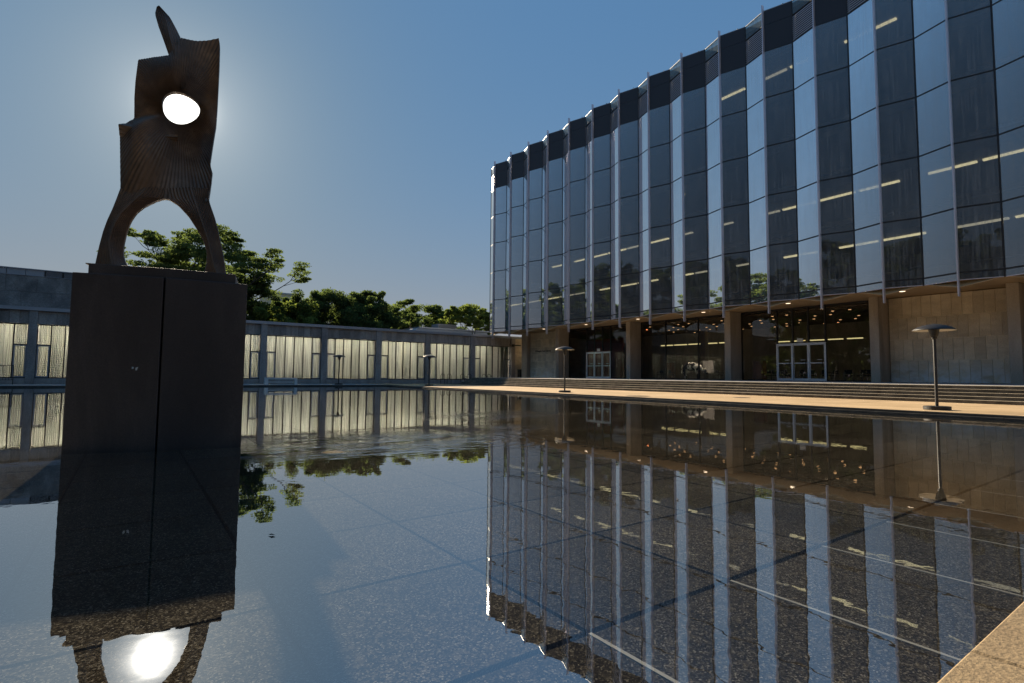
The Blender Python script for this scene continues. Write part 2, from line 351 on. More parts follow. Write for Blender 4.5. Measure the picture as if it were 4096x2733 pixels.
# ================================================================== GROUND, POOL, PAVING
GX0, GS = 1.865, 1.187
POOL_X1, POOL_Y0, POOL_Y1, POOL_X0 = 21.8, .722, 53.2, -42.0
gr = MB(); 
# ground sheet with an opening for the pool, far out to the horizon
gr.add([(-1500,-1500,-.02),(1500,-1500,-.02),(1500,.3,-.02),(-1500,.3,-.02)], [(0,1,2,3)])
gr.add([(-1500,54,-.02),(1500,54,-.02),(1500,2500,-.02),(-1500,2500,-.02)], [(0,1,2,3)])
gr.add([(22.4,.3,-.02),(1500,.3,-.02),(1500,54,-.02),(22.4,54,-.02)], [(0,1,2,3)])
gr.add([(-1500,.3,-.02),(-43,.3,-.02),(-43,54,-.02),(-1500,54,-.02)], [(0,1,2,3)])
tag(gr.build('ground', M['ground']), kind='structure')
tag(MB().add([(POOL_X0,POOL_Y0-.02,0),(POOL_X1+.02,POOL_Y0-.02,0),(POOL_X1+.02,POOL_Y1+.02,0),(POOL_X0,POOL_Y1+.02,0)], [(0,1,2,3)]).build('pool_water', M['water']), kind='structure')
floor = box('pool_floor', M['rubber'], None, POOL_X0, POOL_X1+.3, POOL_Y0-.3, POOL_Y1+.3, -.4, -.085); tag(floor, kind='structure')
ys = [POOL_Y0-.01, 1.952] + [3.125+GS*.985*k for k in range(0, 10)]
tile_me = {}
ZT = -.045
def tile(x0, x1, y0, y1, g):
    key = (round(x1-x0, 3), round(y1-y0, 3), g)
    if key not in tile_me:
        w_, h_ = (x1-x0)/2-g, (y1-y0)/2-g; me = MB().box(-w_, w_, -h_, h_, -.04, 0).mesh('tile'); me.materials.append(M['granite']); tile_me[key] = me
    o = link('tile', tile_me[key], None, floor); o.location = ((x0+x1)/2, (y0+y1)/2, ZT + random.uniform(-.0012, .0012)); return o
nx0 = -9
xs = [GX0+GS*k for k in range(nx0, 17)] + [POOL_X1]
for j in range(len(ys)-1):
    for i in range(len(xs)-1): tile(xs[i], xs[i+1], ys[j]+(.006 if j == 1 else 0), ys[j+1]-(.006 if j == 0 else 0), .015)
far = MB()
yy = [ys[-1]+GS*.985*k for k in range(0, 33)]; yy = [y for y in yy if y < POOL_Y1]+[POOL_Y1]
for j in range(len(yy)-1):
    for i in range(len(xs)-1): far.box(xs[i]+.009, xs[i+1]-.009, yy[j]+.009, yy[j+1]-.009, ZT-.04, ZT)
xl = [xs[0]-GS*k for k in range(0, 30)]
for j in range(len(yy)-1):
    for i in range(len(xl)-1): far.box(xl[i+1]+.009, xl[i]-.009, yy[j]+.009, yy[j+1]-.009, ZT-.04, ZT)
for j in range(len(ys)-1):
    for i in range(len(xl)-1): far.box(xl[i+1]+.009, xl[i]-.009, ys[j]+.009, ys[j+1]-.009, ZT-.04, ZT)
o = far.build('tile', M['granite'], floor); o['kind'] = 'stuff'
# pale sealant in the joints of the first row
for k in range(0, 17):
    x = GX0+GS*k
    if x < POOL_X1-.3: box('joint_strip', M['joint_white'], floor, x-.011, x+.011, POOL_Y0, 1.94, ZT-.02, ZT+.003)

def slabs(name, mname, parent, xs, ys, z, th=.12, g=.006, bev=.006):
    cache = {}
    for i in range(len(xs)-1):
        for j in range(len(ys)-1):
            key = (round(xs[i+1]-xs[i], 3), round(ys[j+1]-ys[j], 3))
            if key not in cache:
                a, b = key[0]/2-g, key[1]/2-g; c = bev
                mb = MB(); mb.add([(-a,-b,-th),(a,-b,-th),(a,b,-th),(-a,b,-th),(-a,-b,-c),(a,-b,-c),(a,b,-c),(-a,b,-c),(-a+c,-b+c,0),(a-c,-b+c,0),(a-c,b-c,0),(-a+c,b-c,0)],
                    [(0,1,5,4),(1,2,6,5),(2,3,7,6),(3,0,4,7),(4,5,9,8),(5,6,10,9),(6,7,11,10),(7,4,8,11),(8,9,10,11)])
                me = mb.mesh(name); me.materials.append(M[mname]); cache[key] = me
            o = link(name, cache[key], None, parent); o.location = ((xs[i]+xs[i+1])/2, (ys[j]+ys[j+1])/2, z+random.uniform(-.002, .002))
def lin(a, b, n): return [a+(b-a)*i/n for i in range(n+1)]
pz = box('plaza', M['rubber'], None, POOL_X1+.17, 31.05, -30, 59.5, -.3, .09); tag(pz, kind='structure')
slabs('paving_slab', 'plaza', pz, [POOL_X1+.16, 24.1, 27.5, 31.0], [-29.9+.0, -26, -22.2, -18.4, -14.6, -10.8, -7.0, -3.2, .55, 4.35, 6.6, 10.4, 14.2, 18, 21.8, 25.6, 29.4, 33.2, 37, 40.8, 44.6, 48.4, 53.3, 59.4], .13)
npv = box('pavement', M['rubber'], None, POOL_X0, POOL_X1+.15, POOL_Y1+.17, 59.5, -.3, .09); tag(npv, kind='structure')
slabs('paving_slab', 'northpave', npv, lin(POOL_X0, POOL_X1+.14, 19), [POOL_Y1+.16, 56.4, 59.4], .13)
near = box('walkway', M['rubber'], None, -20, POOL_X1+.15, -30, POOL_Y0-.02, -.3, .09); tag(near, kind='structure')
slabs('paving_slab', 'walk', near, [2.76+2.3*k for k in range(-9, 9)], [POOL_Y0-3.6, POOL_Y0-1.8, POOL_Y0], .13, g=.007, bev=.010)
tag(box('walkway_apron', M['walk'], None, -20, POOL_X1+.15, -29.9, POOL_Y0-3.62, -.1, .128), kind='structure')
# stepped granite curb round the pool
cb = empty('pool_curb', (POOL_X1, 20, 0), 'dark granite curb in two courses along the plaza edge of the pool', 'curb')
def curbrun(name, x0, x1, y0, y1, z0, z1, axis, n):
    for k in range(n):
        if axis == 'y': a = y0+(y1-y0)*k/n; b = y0+(y1-y0)*(k+1)/n; mb = MB().box(x0, x1, a+.004, b-.004, z0, z1)
        else: a = x0+(x1-x0)*k/n; b = x0+(x1-x0)*(k+1)/n; mb = MB().box(a+.004, b-.004, y0, y1, z0, z1)
        o = mb.build(name, M['curb'], cb); o.matrix_parent_inverse = Matrix.Translation((-POOL_X1, -20, 0))
curbrun('curb_stone', POOL_X1-.17, POOL_X1, .8, POOL_Y1, -.2, .045, 'y', 14)
curbrun('curb_stone', POOL_X1+.003, POOL_X1+.15, .8, POOL_Y1+.15, -.2, .118, 'y', 14)
curbrun('curb_stone', POOL_X0, POOL_X1, POOL_Y1+.003, POOL_Y1+.15, -.2, .115, 'x', 18)

# ------------------------------------------------------------------ podium with five steps
pod = tag(box('podium', M['podium'], None, 32.9, 60, -20, 54.06, -.2, .76), kind='structure')
rise = (.926-.13)/5
ends = [-20, -12, -4, 4.4, 12.6, 20.4, 28.2, 36.4, 45.0, 54.06]
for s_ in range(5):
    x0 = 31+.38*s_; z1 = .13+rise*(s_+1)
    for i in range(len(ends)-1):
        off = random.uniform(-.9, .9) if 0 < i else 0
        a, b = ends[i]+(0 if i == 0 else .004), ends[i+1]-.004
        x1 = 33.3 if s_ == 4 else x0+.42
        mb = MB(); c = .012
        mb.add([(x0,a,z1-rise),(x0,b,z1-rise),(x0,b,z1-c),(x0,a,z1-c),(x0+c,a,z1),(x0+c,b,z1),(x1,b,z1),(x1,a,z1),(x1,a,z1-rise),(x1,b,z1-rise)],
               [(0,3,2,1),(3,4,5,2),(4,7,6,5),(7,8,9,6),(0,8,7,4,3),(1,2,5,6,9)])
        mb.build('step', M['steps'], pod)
fl = MB(); 
for k in range(12):
    a = -20+74*k/12; b = -20+74*(k+1)/12
    for x0, x1 in ((33.31, 38.1), (38.11, 43.2)):
        z = lambda x: .926+(x-33.3)*.006
        MB().add([(x0,a+.005,z(x0)),(x1,a+.005,z(x1)),(x1,b-.005,z(x1)),(x0,b-.005,z(x0)),(x0,a+.005,.75),(x1,a+.005,.75),(x1,b-.005,.75),(x0,b-.005,.75)],
                 [(0,1,2,3),(0,4,5,1),(1,5,6,2),(2,6,7,3),(3,7,4,0)]).build('paving_slab', M['podium'], pod)

# ================================================================== TOWER
XF, XV, Y0, SP = 38.03, 38.62, 57.40, 3.678
NB = 18                                   # number of folds
tw = empty('office_tower', (43, 30, .95), 'tall office tower of pleated dark glass standing on the stepped podium', 'building')
INV = Matrix.Translation((-43, -30, -.95))
def T(mb, name, m, parent=tw, **k):
    o = mb.build(name, M[m], parent, **k)
    if parent is tw: o.matrix_parent_inverse = INV
    return o
rows = [7.276, 11.02, 14.80, 18.56, 22.32, 25.95]
ZL, ZP = 28.03, 29.14
fin = [(XF, Y0-SP*k) for k in range(NB)]
val = [(XV, Y0-SP*(k-.5)) for k in range(NB+1)]     # val[k] lies before fin[k] (far side), val[k+1] after it
def zb_(p): return 6.42 if abs(p[0]-XF) < .01 else 6.84
def inset(p, q, e):
    d = Vector((q[0]-p[0], q[1]-p[1])); n = d.normalized(); return (p[0]+n.x*e, p[1]+n.y*e), (q[0]-n.x*e, q[1]-n.y*e)
lit = {}
for k in range(NB):
    for side, (p, q) in (('light', (val[k], fin[k])), ('dark', (fin[k], val[k+1]))):
        # order so that thickness goes inwards (+x): slab goes to the right of p->q ; travelling -y, right is -x, so swap
        a, b = inset(q, p, .035)
        for r_i in range(5):
            T(MB().wallslab(a, b, rows[r_i]+.05, rows[r_i+1]-.05, .02), 'glass_pane', 'tglass')
        mb = MB(); mb.wallslab(a, b, zb_(a)+.04, rows[0]-.05, .02, za=zb_(b)+.04, zb=rows[0]-.05); T(mb, 'spandrel_pane', 'tglass')
        for r_i, z in enumerate(rows):
            T(MB().wallslab(*inset(q, p, .01), z-.05, z+.05, .09), 'transom', 'frame')
        mb = MB(); mb.wallslab(a, b, zb_(a), zb_(a)+.045, .09, za=zb_(b), zb=zb_(b)+.045); T(mb, 'bottom_rail', 'fin')
        T(MB().wallslab(a, b, ZP, ZP+.05, .12), 'parapet_cap', 'coping')
        if side == 'dark':
            T(MB().wallslab(a, b, rows[5]+.05, ZL-.03, .03), 'dark_panel', 'darkpanel')
            T(MB().wallslab(a, b, ZL-.01, ZP, .03), 'dark_panel', 'darkpanel')
        else:
            T(MB().wallslab(a, b, ZL+.03, ZP, .02), 'parapet_pane', 'palepanel')
            d = Vector((b[0]-a[0], b[1]-a[1])).normalized(); n = Vector((d.y, -d.x))
            T(MB().wallslab((a[0]+n.x*.25, a[1]+n.y*.25), (b[0]+n.x*.25, b[1]+n.y*.25), rows[5], ZL, .03), 'louvre_backing', 'frame')
            T(MB().wallslab(a, b, ZL-.03, ZL+.03, .09), 'louvre_rail', 'frame')
            zz = rows[5]+.12
            n_s = 12; dz = (ZL-.06-zz)/n_s
            # slats: inclined blades
            for s_ in range(n_s):
                z = zz+dz*s_; o_ = .11
                mb = MB(); A = Vector(a); B_ = Vector(b); nn = n*o_
                mb.add([(A.x,A.y,z),(B_.x,B_.y,z),(B_.x+nn.x,B_.y+nn.y,z+dz*.72),(A.x+nn.x,A.y+nn.y,z+dz*.72),
                        (A.x,A.y,z+.045),(B_.x,B_.y,z+.045),(B_.x+nn.x,B_.y+nn.y,z+dz*.72+.045),(A.x+nn.x,A.y+nn.y,z+dz*.72+.045)],
                       [(0,1,2,3),(7,6,5,4),(0,4,5,1),(3,2,6,7),(0,3,7,4),(1,5,6,2)])
                T(mb, 'louvre_slat', 'fin')
    x, y = fin[k]
    T(MB().box(x-.22, x+.03, y-.035, y+.035, 5.92, 29.54), 'fin', 'fin')
for k in range(NB+1):
    x, y = val[k]; T(MB().box(x-.035, x+.06, y-.035, y+.035, 6.84, ZP), 'mullion', 'frame')
# only the first 300 slats stay single; the rest (upper right, out of frame) are merged
sl = [o for o in tw.children if o.name.startswith('louvre_slat')]
if len(sl) > 204:
    rest = sl[204:]; mb = MB()
    for o in rest: mb.add([v.co[:] for v in o.data.vertices], [p.vertices[:] for p in o.data.polygons])
    for o in rest: bpy.data.objects.remove(o)
    o = T(mb, 'louvre_slat', 'fin'); o['kind'] = 'stuff'
# north end wall of the tower
yN = val[0][1]
for i in range(5):
    xa, xb = XV+3.4*i, XV+3.4*(i+1)
    for r_i in range(5): T(MB().box(xa+.05, xb-.05, yN-.01, yN+.01, rows[r_i]+.05, rows[r_i+1]-.05), 'glass_pane', 'tglass')
    T(MB().box(xa+.05, xb-.05, yN-.01, yN+.01, 6.86, rows[0]-.05), 'spandrel_pane', 'tglass')
    T(MB().box(xa+.05, xb-.05, yN-.02, yN+.02, rows[5]+.05, ZP), 'dark_panel', 'darkpanel')
    T(MB().box(xb-.05, xb+.05, yN-.06, yN+.03, 6.84, ZP), 'mullion', 'frame')
for z in rows: T(MB().box(XV, XV+17, yN-.05, yN+.05, z-.05, z+.05), 'transom', 'frame')
yS = val[NB][1]
# floor plates, core and roof
for i, z in enumerate(rows):
    T(MB().box(XV+.35, XV+16.9, yS, yN-.3, z-.40, z-.04), 'floor_slab', 'ceiling')
T(MB().box(XV+.12, XV+17, yS, yN, ZP-.5, ZP-.1), 'roof_slab', 'roof')
T(MB().box(47.5, 53.5, yS+1, yN-7.5, 6.9, 28.5), 'core_wall', 'lowconc')
T(MB().box(XV+16.9, XV+17.1, yS, yN-.1, .9, ZP), 'rear_wall', 'lowconc')
T(MB().box(XV, XV+17, yS-.3, yS-.05, .9, ZP), 'end_wall', 'lowconc')
# soffit: flat board from the valleys to the hall front, and a folded triangle under each fin
sf = MB(); sf.box(XV+.0, 43.6, yS, yN, 6.86, 6.90); T(sf, 'soffit', 'soffit')
for k in range(NB):
    A, B_, C_ = val[k], fin[k], val[k+1]
    mb = MB(); mb.add([(A[0]+.02,A[1]-.05,6.85),(B_[0]+.06,B_[1],6.43),(C_[0]+.02,C_[1]+.05,6.85),(A[0]+.02,A[1]-.05,6.88),(B_[0]+.06,B_[1],6.46),(C_[0]+.02,C_[1]+.05,6.88)],
                      [(0,2,1),(3,4,5),(0,1,4,3),(1,2,5,4),(2,0,3,5)])
    T(mb, 'soffit_fold', 'soffit')
for k in range(1, 16):
    y = 57.4-SP*k-.2
    if k % 2 == 0: T(MB().lathe([(0, 6.852), (.16, 6.852), (.17, 6.86)], 16, (40.3, y)), 'downlight', 'soffitlight')
# strip lights on the lower floors, desks' edge along the glass
random.seed(5)
def strip(x, y0, y1, z, m='tube'): T(MB().box(x-.11, x+.11, y0, y1, z-.10, z), 'strip_light', m)
for fl_, pr in ((1, 1.0), (2, .8)):
    zc = rows[fl_]-.42
    y = 58.3
    while y > 1:
        ln = 2.4; u_ = random.random()
        if fl_ == 1 or y < 51:
            strip(40.9, y-ln, y, zc, 'tube' if u_ < .68 else 'tube2')
        y -= ln+.28+(1.3 if random.random() < .22 else 0)
strip(40.9, 23.9, 26.1, rows[5]-.42); strip(40.9, 20.4, 22.6, rows[5]-.42, 'tube2'); strip(40.9, 18.8, 20.1, rows[5]-.42); strip(40.9, 13.0, 16.2, rows[5]-.42); strip(40.9, 30.0, 31.6, rows[3]-.42, 'tube2')
for i in range(5):
    for k in range(16):
        y1 = 57.0-SP*k
        T(MB().box(39.35, 39.75, y1-3.2-.2, y1, rows[i]+.78, rows[i]+.82), 'window_desk', 'paper' if (k*7+i*3) % 3 else 'ceiling')
random.seed(11)
for i in range(5):
    for k in range(9):
        y = random.uniform(2, 56); x = random.uniform(39.5, 39.7); s_ = random.uniform(.08, .2)
        T(MB().box(x-.05, x+.12, y-s_, y+s_, rows[i]+.823, rows[i]+.86+s_*.9), 'desk_paper', 'paper')
# lightning rods and cable on the parapet
for k in range(12):
    y = Y0-SP*(k+.28); T(MB().tube([(38.9, y, ZP-.1), (38.9, y, ZP+.42)], .035, 6), 'lightning_rod', 'black')
T(MB().tube([(38.9, Y0-SP*.28+SP*.0, ZP+.22)]+[(38.9, Y0-SP*(k+.28), ZP+.25) for k in range(1, 14)], .012, 4), 'roof_cable', 'black')

# ---- ground-floor hall
XW = 43.0; ZF = .985; ZH = 6.80
colY = [3.72, 8.28, 15.40, 26.45, 37.64, 48.85]      # far (left) face of each pier
for y in colY:
    T(MB().box(41.3, 43.2, y-.57, y, .93, 6.855), 'pier', 'column', bevel=.03)
T(MB().box(42.4, 43.2, 56.0, 57.15, .93, 6.855), 'pier', 'column', bevel=.03)
def panels(ya, yb, nxp, xw, zs, parent, name='stone_panel'):
    """ya > yb ; staggered courses"""
    w_ = (ya-yb)/nxp
    T(MB().box(xw+.045, xw+.3, yb, ya, ZF-.02, ZH), 'backing_wall', 'mortar')
    for r_i in range(len(zs)-1):
        e = [ya-w_*i for i in range(nxp+1)]
        if r_i % 2: e = [ya]+[ya-w_*(i+.5) for i in range(nxp)]+[yb]
        for i in range(len(e)-1):
            dx = random.uniform(-.004, .004)
            T(MB().box(xw+dx, xw+.06, e[i+1]+.018, e[i]-.018, zs[r_i]+.018, zs[r_i+1]-.018), name, 'stone')
ZS = [ZF, 2.48, 3.92, 5.38, ZH+.02]
panels(14.80, 8.30, 12, XW, ZS, tw)
panels(7.7, 3.75, 7, XW, ZS, tw)
panels(3.1, -3.0, 11, XW, ZS, tw)
panels(56.0, 48.87, 13, XW, [ZF, 2.2, 3.1, 4.0, 4.9, 5.9, ZH+.02], tw)
T(MB().box(43.3, 43.8, yS, 3, ZF, ZH), 'backing_wall', 'stone')
# letters on the library wall
cu = bpy.data.curves.new('lettering', 'FONT'); cu.body = "D'Angelo Law Library"; cu.size = .36; cu.extrude = .02; cu.space_character = 1.06
to = bpy.data.objects.new('lettering_tmp', cu); COL.objects.link(to); bpy.context.view_layer.update()
me = bpy.data.meshes.new_from_object(to.evaluated_get(bpy.context.evaluated_depsgraph_get())); bpy.data.objects.remove(to)
xsz = max(v.co.x for v in me.vertices); sca = 3.12/xsz
for v in me.vertices: v.co = Vector((v.co.x*sca, v.co.y*sca, v.co.z))
lt = link('lettering', me, M['black'], tw); lt.location = (XW-.03, 54.86, 4.30); lt.rotation_euler = (R(90), 0, R(-90)); lt.matrix_parent_inverse = INV
# glazed bays
def bay(ya, yb, mull, door=None):
    zt = ZH
    T(MB().box(XW-.03, XW+.09, yb, ya, ZF-.03, ZF+.09), 'sill', 'frame')
    T(MB().box(XW-.03, XW+.09, yb, ya, zt-.06, zt+.06), 'head_rail', 'frame')
    e = [ya]+mull+[yb]
    for y in e: 
        T(MB().box(XW-.06, XW+.10, y-.05, y+.05, ZF+.09, zt-.06), 'mullion', 'frame')
    for i in range(len(e)-1):
        z0 = ZF+.09
        if door and e[i] <= door[0]+.02 and e[i+1] >= door[1]-.02: z0 = 3.98
        T(MB().box(XW+.01, XW+.03, e[i+1]+.05, e[i]-.05, z0, zt-.06), 'glass_pane', 'hglass')
    if door:
        d0, d1 = door; n = 3; w_ = (d0-d1)/n
        T(MB().box(XW-.08, XW+.10, d1-.05, d0+.05, 3.90, 3.98), 'door_head', 'doorframe')
        for i in range(n+1):
            y = d0-w_*i; T(MB().box(XW-.085, XW+.09, y-.045, y+.045, ZF+.0, 3.90), 'door_post', 'doorframe')
        for i in range(n):
            a, b = d0-w_*i-.05, d0-w_*(i+1)+.05
            lf = MB()
            for (y0, y1, z0, z1) in ((b, a, ZF+.01, ZF+.20), (b, a, 3.80, 3.89), (b, b+.065, ZF+.2, 3.80), (a-.065, a, ZF+.2, 3.80), (b+.065, a-.065, 2.36, 2.43)):
                lf.box(XW-.05, XW-.005, y0, y1, z0, z1)
            lo = T(lf, 'door', 'doorframe')
            MB().box(XW-.035, XW-.02, b+.065, a-.065, ZF+.2, 2.36).box(XW-.035, XW-.02, b+.065, a-.065, 2.43, 3.80).build('door_glass', M['hglass'], lo)
            MB().tube([(XW-.055, b+.16, 2.05), (XW-.13, b+.16, 2.08), (XW-.13, b+.16, 2.5), (XW-.055, b+.16, 2.53)], .018, 6).build('handle', M['black'], lo)
            MB().box(XW-.1, XW-.055, b+.2, b+.55, 2.62, 2.66).build('push_bar', M['doorframe'], lo)
bay(48.28, 37.64, [45.2, 43.93, 42.66, 41.42], (45.2, 41.42))
bay(37.07, 26.45, [33.96, 30.21])
bay(25.88, 15.40, [22.76, 21.48, 20.27, 19.02], (22.76, 19.02))
for y, z in ((43.22, 4.2), (20.88, 4.2)):
    o = T(MB().box(XW-.1, XW-.065, y-.22, y+.22, z-.15, z+.15), 'notice_plate', 'doorframe')
    MB().box(XW-.104, XW-.1, y-.17, y+.17, z-.11, z+.11).build('notice_face', M['paper'], o)
# interior of the hall
T(MB().box(43.2, 61.5, -18, 56.8, .80, .96), 'hall_floor', 'carpet')
T(MB().box(61.0, 61.3, -18, 56.8, .96, 7), 'hall_rear_wall', 'woodslat')
T(MB().box(43.4, 61, 56.8, 57.1, .96, 7), 'hall_side_wall', 'stone')
T(MB().box(43.62, 61, -18, 56.8, 6.62, 6.72), 'hall_ceiling', 'woodslat')
sl = MB()
for k in range(130):
    y = 56-.42*k; sl.box(43.62, 60.9, y-.15, y+.15, 6.57, 6.62)
o = T(sl, 'ceiling_board', 'woodslat'); o['kind'] = 'stuff'
T(MB().box(49.9, 50.2, 46.0, 52.5, .96, 6.1), 'red_wall', 'red')
random.seed(3)
for (yy0, yy1, n_) in ((13.5, 36.8, 52), (38, 47, 5)):
    for k in range(n_):
        x = 45.2+2.4*(k % 5); y = yy0+1.0+2.45*(k//5)+(1.2 if k % 2 else 0)
        T(MB().lathe([(0, 6.55), (.10, 6.55), (.11, 6.57)], 8, (x, y)), 'downlight', 'down')
for k in range(7): T(MB().box(56.0, 56.4, 24.5+k*1.9-8, 25.9+k*1.9-8, 5.3, 5.4), 'strip_light', 'halltube')
for k in range(5): T(MB().box(53.0, 53.3, 33.0+k*2.0, 34.6+k*2.0, 5.0, 5.1), 'strip_light', 'halltube')
for k in range(5): T(MB().box(52.0+k*.0, 52.3, 20.0+k*1.6, 21.2+k*1.6, 4.75, 4.83), 'strip_light', 'halltube')
for y in (47, 36, 25, 14): T(MB().box(52, 52.6, y-.3, y+.3, .96, 6.6), 'hall_column', 'column')
T(MB().box(58, 58.2, 38.5, 50, .96, 4.2), 'partition', 'woodslat'); T(MB().box(56, 56.2, 14, 30, .96, 3.6), 'partition', 'woodslat')

for i, (x, y, e_) in enumerate(((44.4, 31.6, 420), (45.6, 25.2, 90), (45.6, 19.0, 90), (45.8, 42.5, 120))):  # added fill spots brightening the cow and hall, no lamps hang here
    ld = bpy.data.lights.new('hall_fill_spot', 'SPOT'); ld.energy = e_; ld.spot_size = R(80); ld.spot_blend = .8; ld.shadow_soft_size = .12; ld.color = (1, .84, .66)
    lo_ = bpy.data.objects.new('hall_fill_spot', ld); COL.objects.link(lo_); lo_.location = (x, y, 6.5)
# ================================================================== LOW BUILDING
YL = 60.0
lb = empty('low_building', (18, YL, .13), 'long low concrete building with curtained windows beyond the pool', 'building')
INV2 = Matrix.Translation((-18, -YL, -.13))
def LB(mb, name, m, parent=None, **k):
    o = mb.build(name, M[m], parent or lb, **k)
    if parent is None: o.matrix_parent_inverse = INV2
    return o
cols = [(-13.23, -12.63), (-7.22, -6.64), (-1.21, -.61), (4.75, 5.36), (10.72, 11.33), (16.89, 17.54), (23.14, 23.81), (29.52, 30.2), (36.03, 36.69), (42.52, 43.2)]
for a, b in cols: LB(MB().box(a, b, YL-.32, YL+.5, .1, 6.32), 'pier', 'lowconc', bevel=.02)
LB(MB().box(-26, 60, YL+.6, 76, 6.0, 6.25), 'roof_slab', 'roof')
LB(MB().box(-26, 46, YL-.42, YL+.9, 6.32, 6.50), 'coping', 'coping')
LB(MB().box(-26, 46, YL-.34, YL+.9, 6.50, 6.62), 'coping', 'coping')
LB(MB().box(-26, 43.2, YL-.10, YL+.5, .1, .62), 'plinth', 'lowconc')
LB(MB().box(-26, 60, 75.7, 76, .1, 6.2), 'rear_wall', 'lowconc')
LB(MB().box(-26, 43, YL+3.0, YL+3.1, .1, 6.0), 'inner_wall', 'white')
LB(MB().box(-26, 43, YL+.5, YL+3.0, .45, .6), 'room_floor', 'ceiling')
LB(MB().box(43.2, 60, YL-.1, YL+.4, .1, 6.32), 'end_wall', 'stone')
for k in range(7):
    for r_i in range(5): LB(MB().box(43.22+k*1.1+.008, 43.22+(k+1)*1.1-.008, YL-.16, YL-.1, .2+1.22*r_i+.008, .2+1.22*(r_i+1)-.008), 'stone_panel', 'stone')
def edges(a, b):       # window divisions measured from the photo: narrow, 4 wide, narrow
    w_ = b-a; f = [0, .165, .335, .5, .665, .835, 1]; return [a+w_*t for t in f]
cl = ['rightmost bay beside the library wall']
bays = []
for i in range(len(cols)-1): bays.append((cols[i][1], cols[i+1][0]))
desc = ['dark grey curtain in the window bay at the far left edge', 'pale curtain in the window bay left of the sculpture pedestal', 'pale curtain in the bay hidden behind the pedestal', 'pale curtain in the second bay hidden behind the pedestal',
        'pale curtain in the bay just right of the pedestal', 'striped curtain in the bay behind the white bench', 'pale pleated curtain behind the leftmost lamp', 'pale pleated curtain between the two far lamps',
        'partly drawn curtain in the bay with the dark gap behind the bicycle rack', 'grey green curtain in the last bay before the stone wall']
random.seed(21)
for bi, (a, b) in enumerate(bays):
    e = edges(a, b)
    wn = LB(MB().box(a, b, YL-.03, YL+.12, .60, .70), 'window', 'frame')
    MB().box(a, b, YL-.03, YL+.12, 5.12, 5.20).build('head_rail', M['frame'], wn)
    for i, x in enumerate(e): MB().box(x-.04, x+.04, YL-.06, YL+.10, .70, 5.12).build('mullion', M['frame'], wn)
    for i in range(6):
        x0, x1 = e[i]+.04, e[i+1]-.04
        if i in (0, 5):
            MB().box(x0, x1, YL+.02, YL+.04, 3.48, 5.12).build('pane', M['lglass'], wn)
            MB().box(x0, x1, YL-.05, YL+.09, 3.40, 3.48).build('transom', M['frame'], wn)
            MB().box(x0+.09, x1-.09, YL+.02, YL+.04, .79, 3.31).build('pane', M['lglass'], wn)
            f = MB()
            for q in ((x0, x1, .70, .79), (x0, x1, 3.31, 3.40), (x0, x0+.09, .79, 3.31), (x1-.09, x1, .79, 3.31)): f.box(q[0], q[1], YL-.03, YL+.03, q[2], q[3])
            f.build('casement_frame', M['coping'], wn)
        else: MB().box(x0, x1, YL+.02, YL+.04, .70, 5.12).build('pane', M['lglass'], wn)
    n = 9; w_ = (b-a)/n
    for k in range(n):
        dy = random.uniform(-.012, .012)
        LB(MB().box(a+w_*k+.008, a+w_*(k+1)-.008, YL-.14+dy, YL-.05, 5.21, 6.31), 'spandrel_panel', 'spandrel')
    LB(MB().box(a, b, YL-.05, YL+.1, 5.21, 6.31), 'backing_strip', 'mortar')
    if bi != 8: LB(MB().box(a+.3, b-.3, YL+1.7, YL+2.0, 5.62, 5.7), 'strip_light', 'curtainfill')  # added glow strips behind the curtains, no known room lamps
    else: LB(MB().box(a+.3, (a+b)/2, YL+1.7, YL+2.0, 5.62, 5.7), 'strip_light', 'curtainfill')
    # pleated curtain
    x = a+.05; xe = b-.05
    if bi == 8: xe = a+(b-a)*.5
    vs = []; fs = []; i = 0
    ph = 0
    while x < xe:
        st = random.uniform(.018, .032); ph += .55; amp = .035+.02*math.sin(x*3.1)
        y = YL+.20+amp*math.sin(ph*2.0)+.03*math.sin(x*1.7)
        vs += [(x, y, .66), (x, y, 5.15)]
        if i: fs.append((2*i-2, 2*i, 2*i+1, 2*i-1))
        i += 1; x += st
    if fs and i > 3:
        mb = MB(); mb.add(vs, fs)
        tag(mb.build('curtain', M['curtain']), desc[bi], 'curtain', 'curtains in the low building')
# upper storey block on the roof at the left
ub = LB(MB().box(-30, 2.0, YL+1.1, 74, 6.3, 9.4), 'upper_storey', 'upper')
for k in range(16):
    for r_i in range(2):
        x0 = -30+2.0*k+(1.0 if r_i else 0); x1 = min(x0+2.0, 2.0)
        MB().box(x0+.01, x1-.01, YL+1.04, YL+1.1, 6.63+1.38*r_i+.01, 6.63+1.38*(r_i+1)-.01).build('stone_panel', M['upper'], ub)
MB().box(-30, 2.0, YL+1.0, 74, 9.402, 9.44).build('roof_trim', M['coping'], ub); MB().box(-30, 2.05, YL+.95, 74, 9.94, 10.02).build('roof_trim', M['coping'], ub)
for k in range(22):
    x0 = 2.0-1.22*(k+1); x1 = x0+1.2
    if 4 <= k <= 6 or 12 <= k <= 14:
        f = MB()
        for s_ in range(5): f.box(x0+.08, x1-.04, YL+1.02, YL+1.10, 9.48+.09*s_, 9.48+.09*s_+.035)
        f.build('vent_grille', M['coping'], ub); MB().box(x0, x1, YL+1.11, YL+1.3, 9.44, 9.94).build('vent_backing', M['frame'], ub)
    else: MB().box(x0+.01, x1-.01, YL+1.05, YL+1.3, 9.44, 9.94).build('roof_panel', M['coping'], ub)
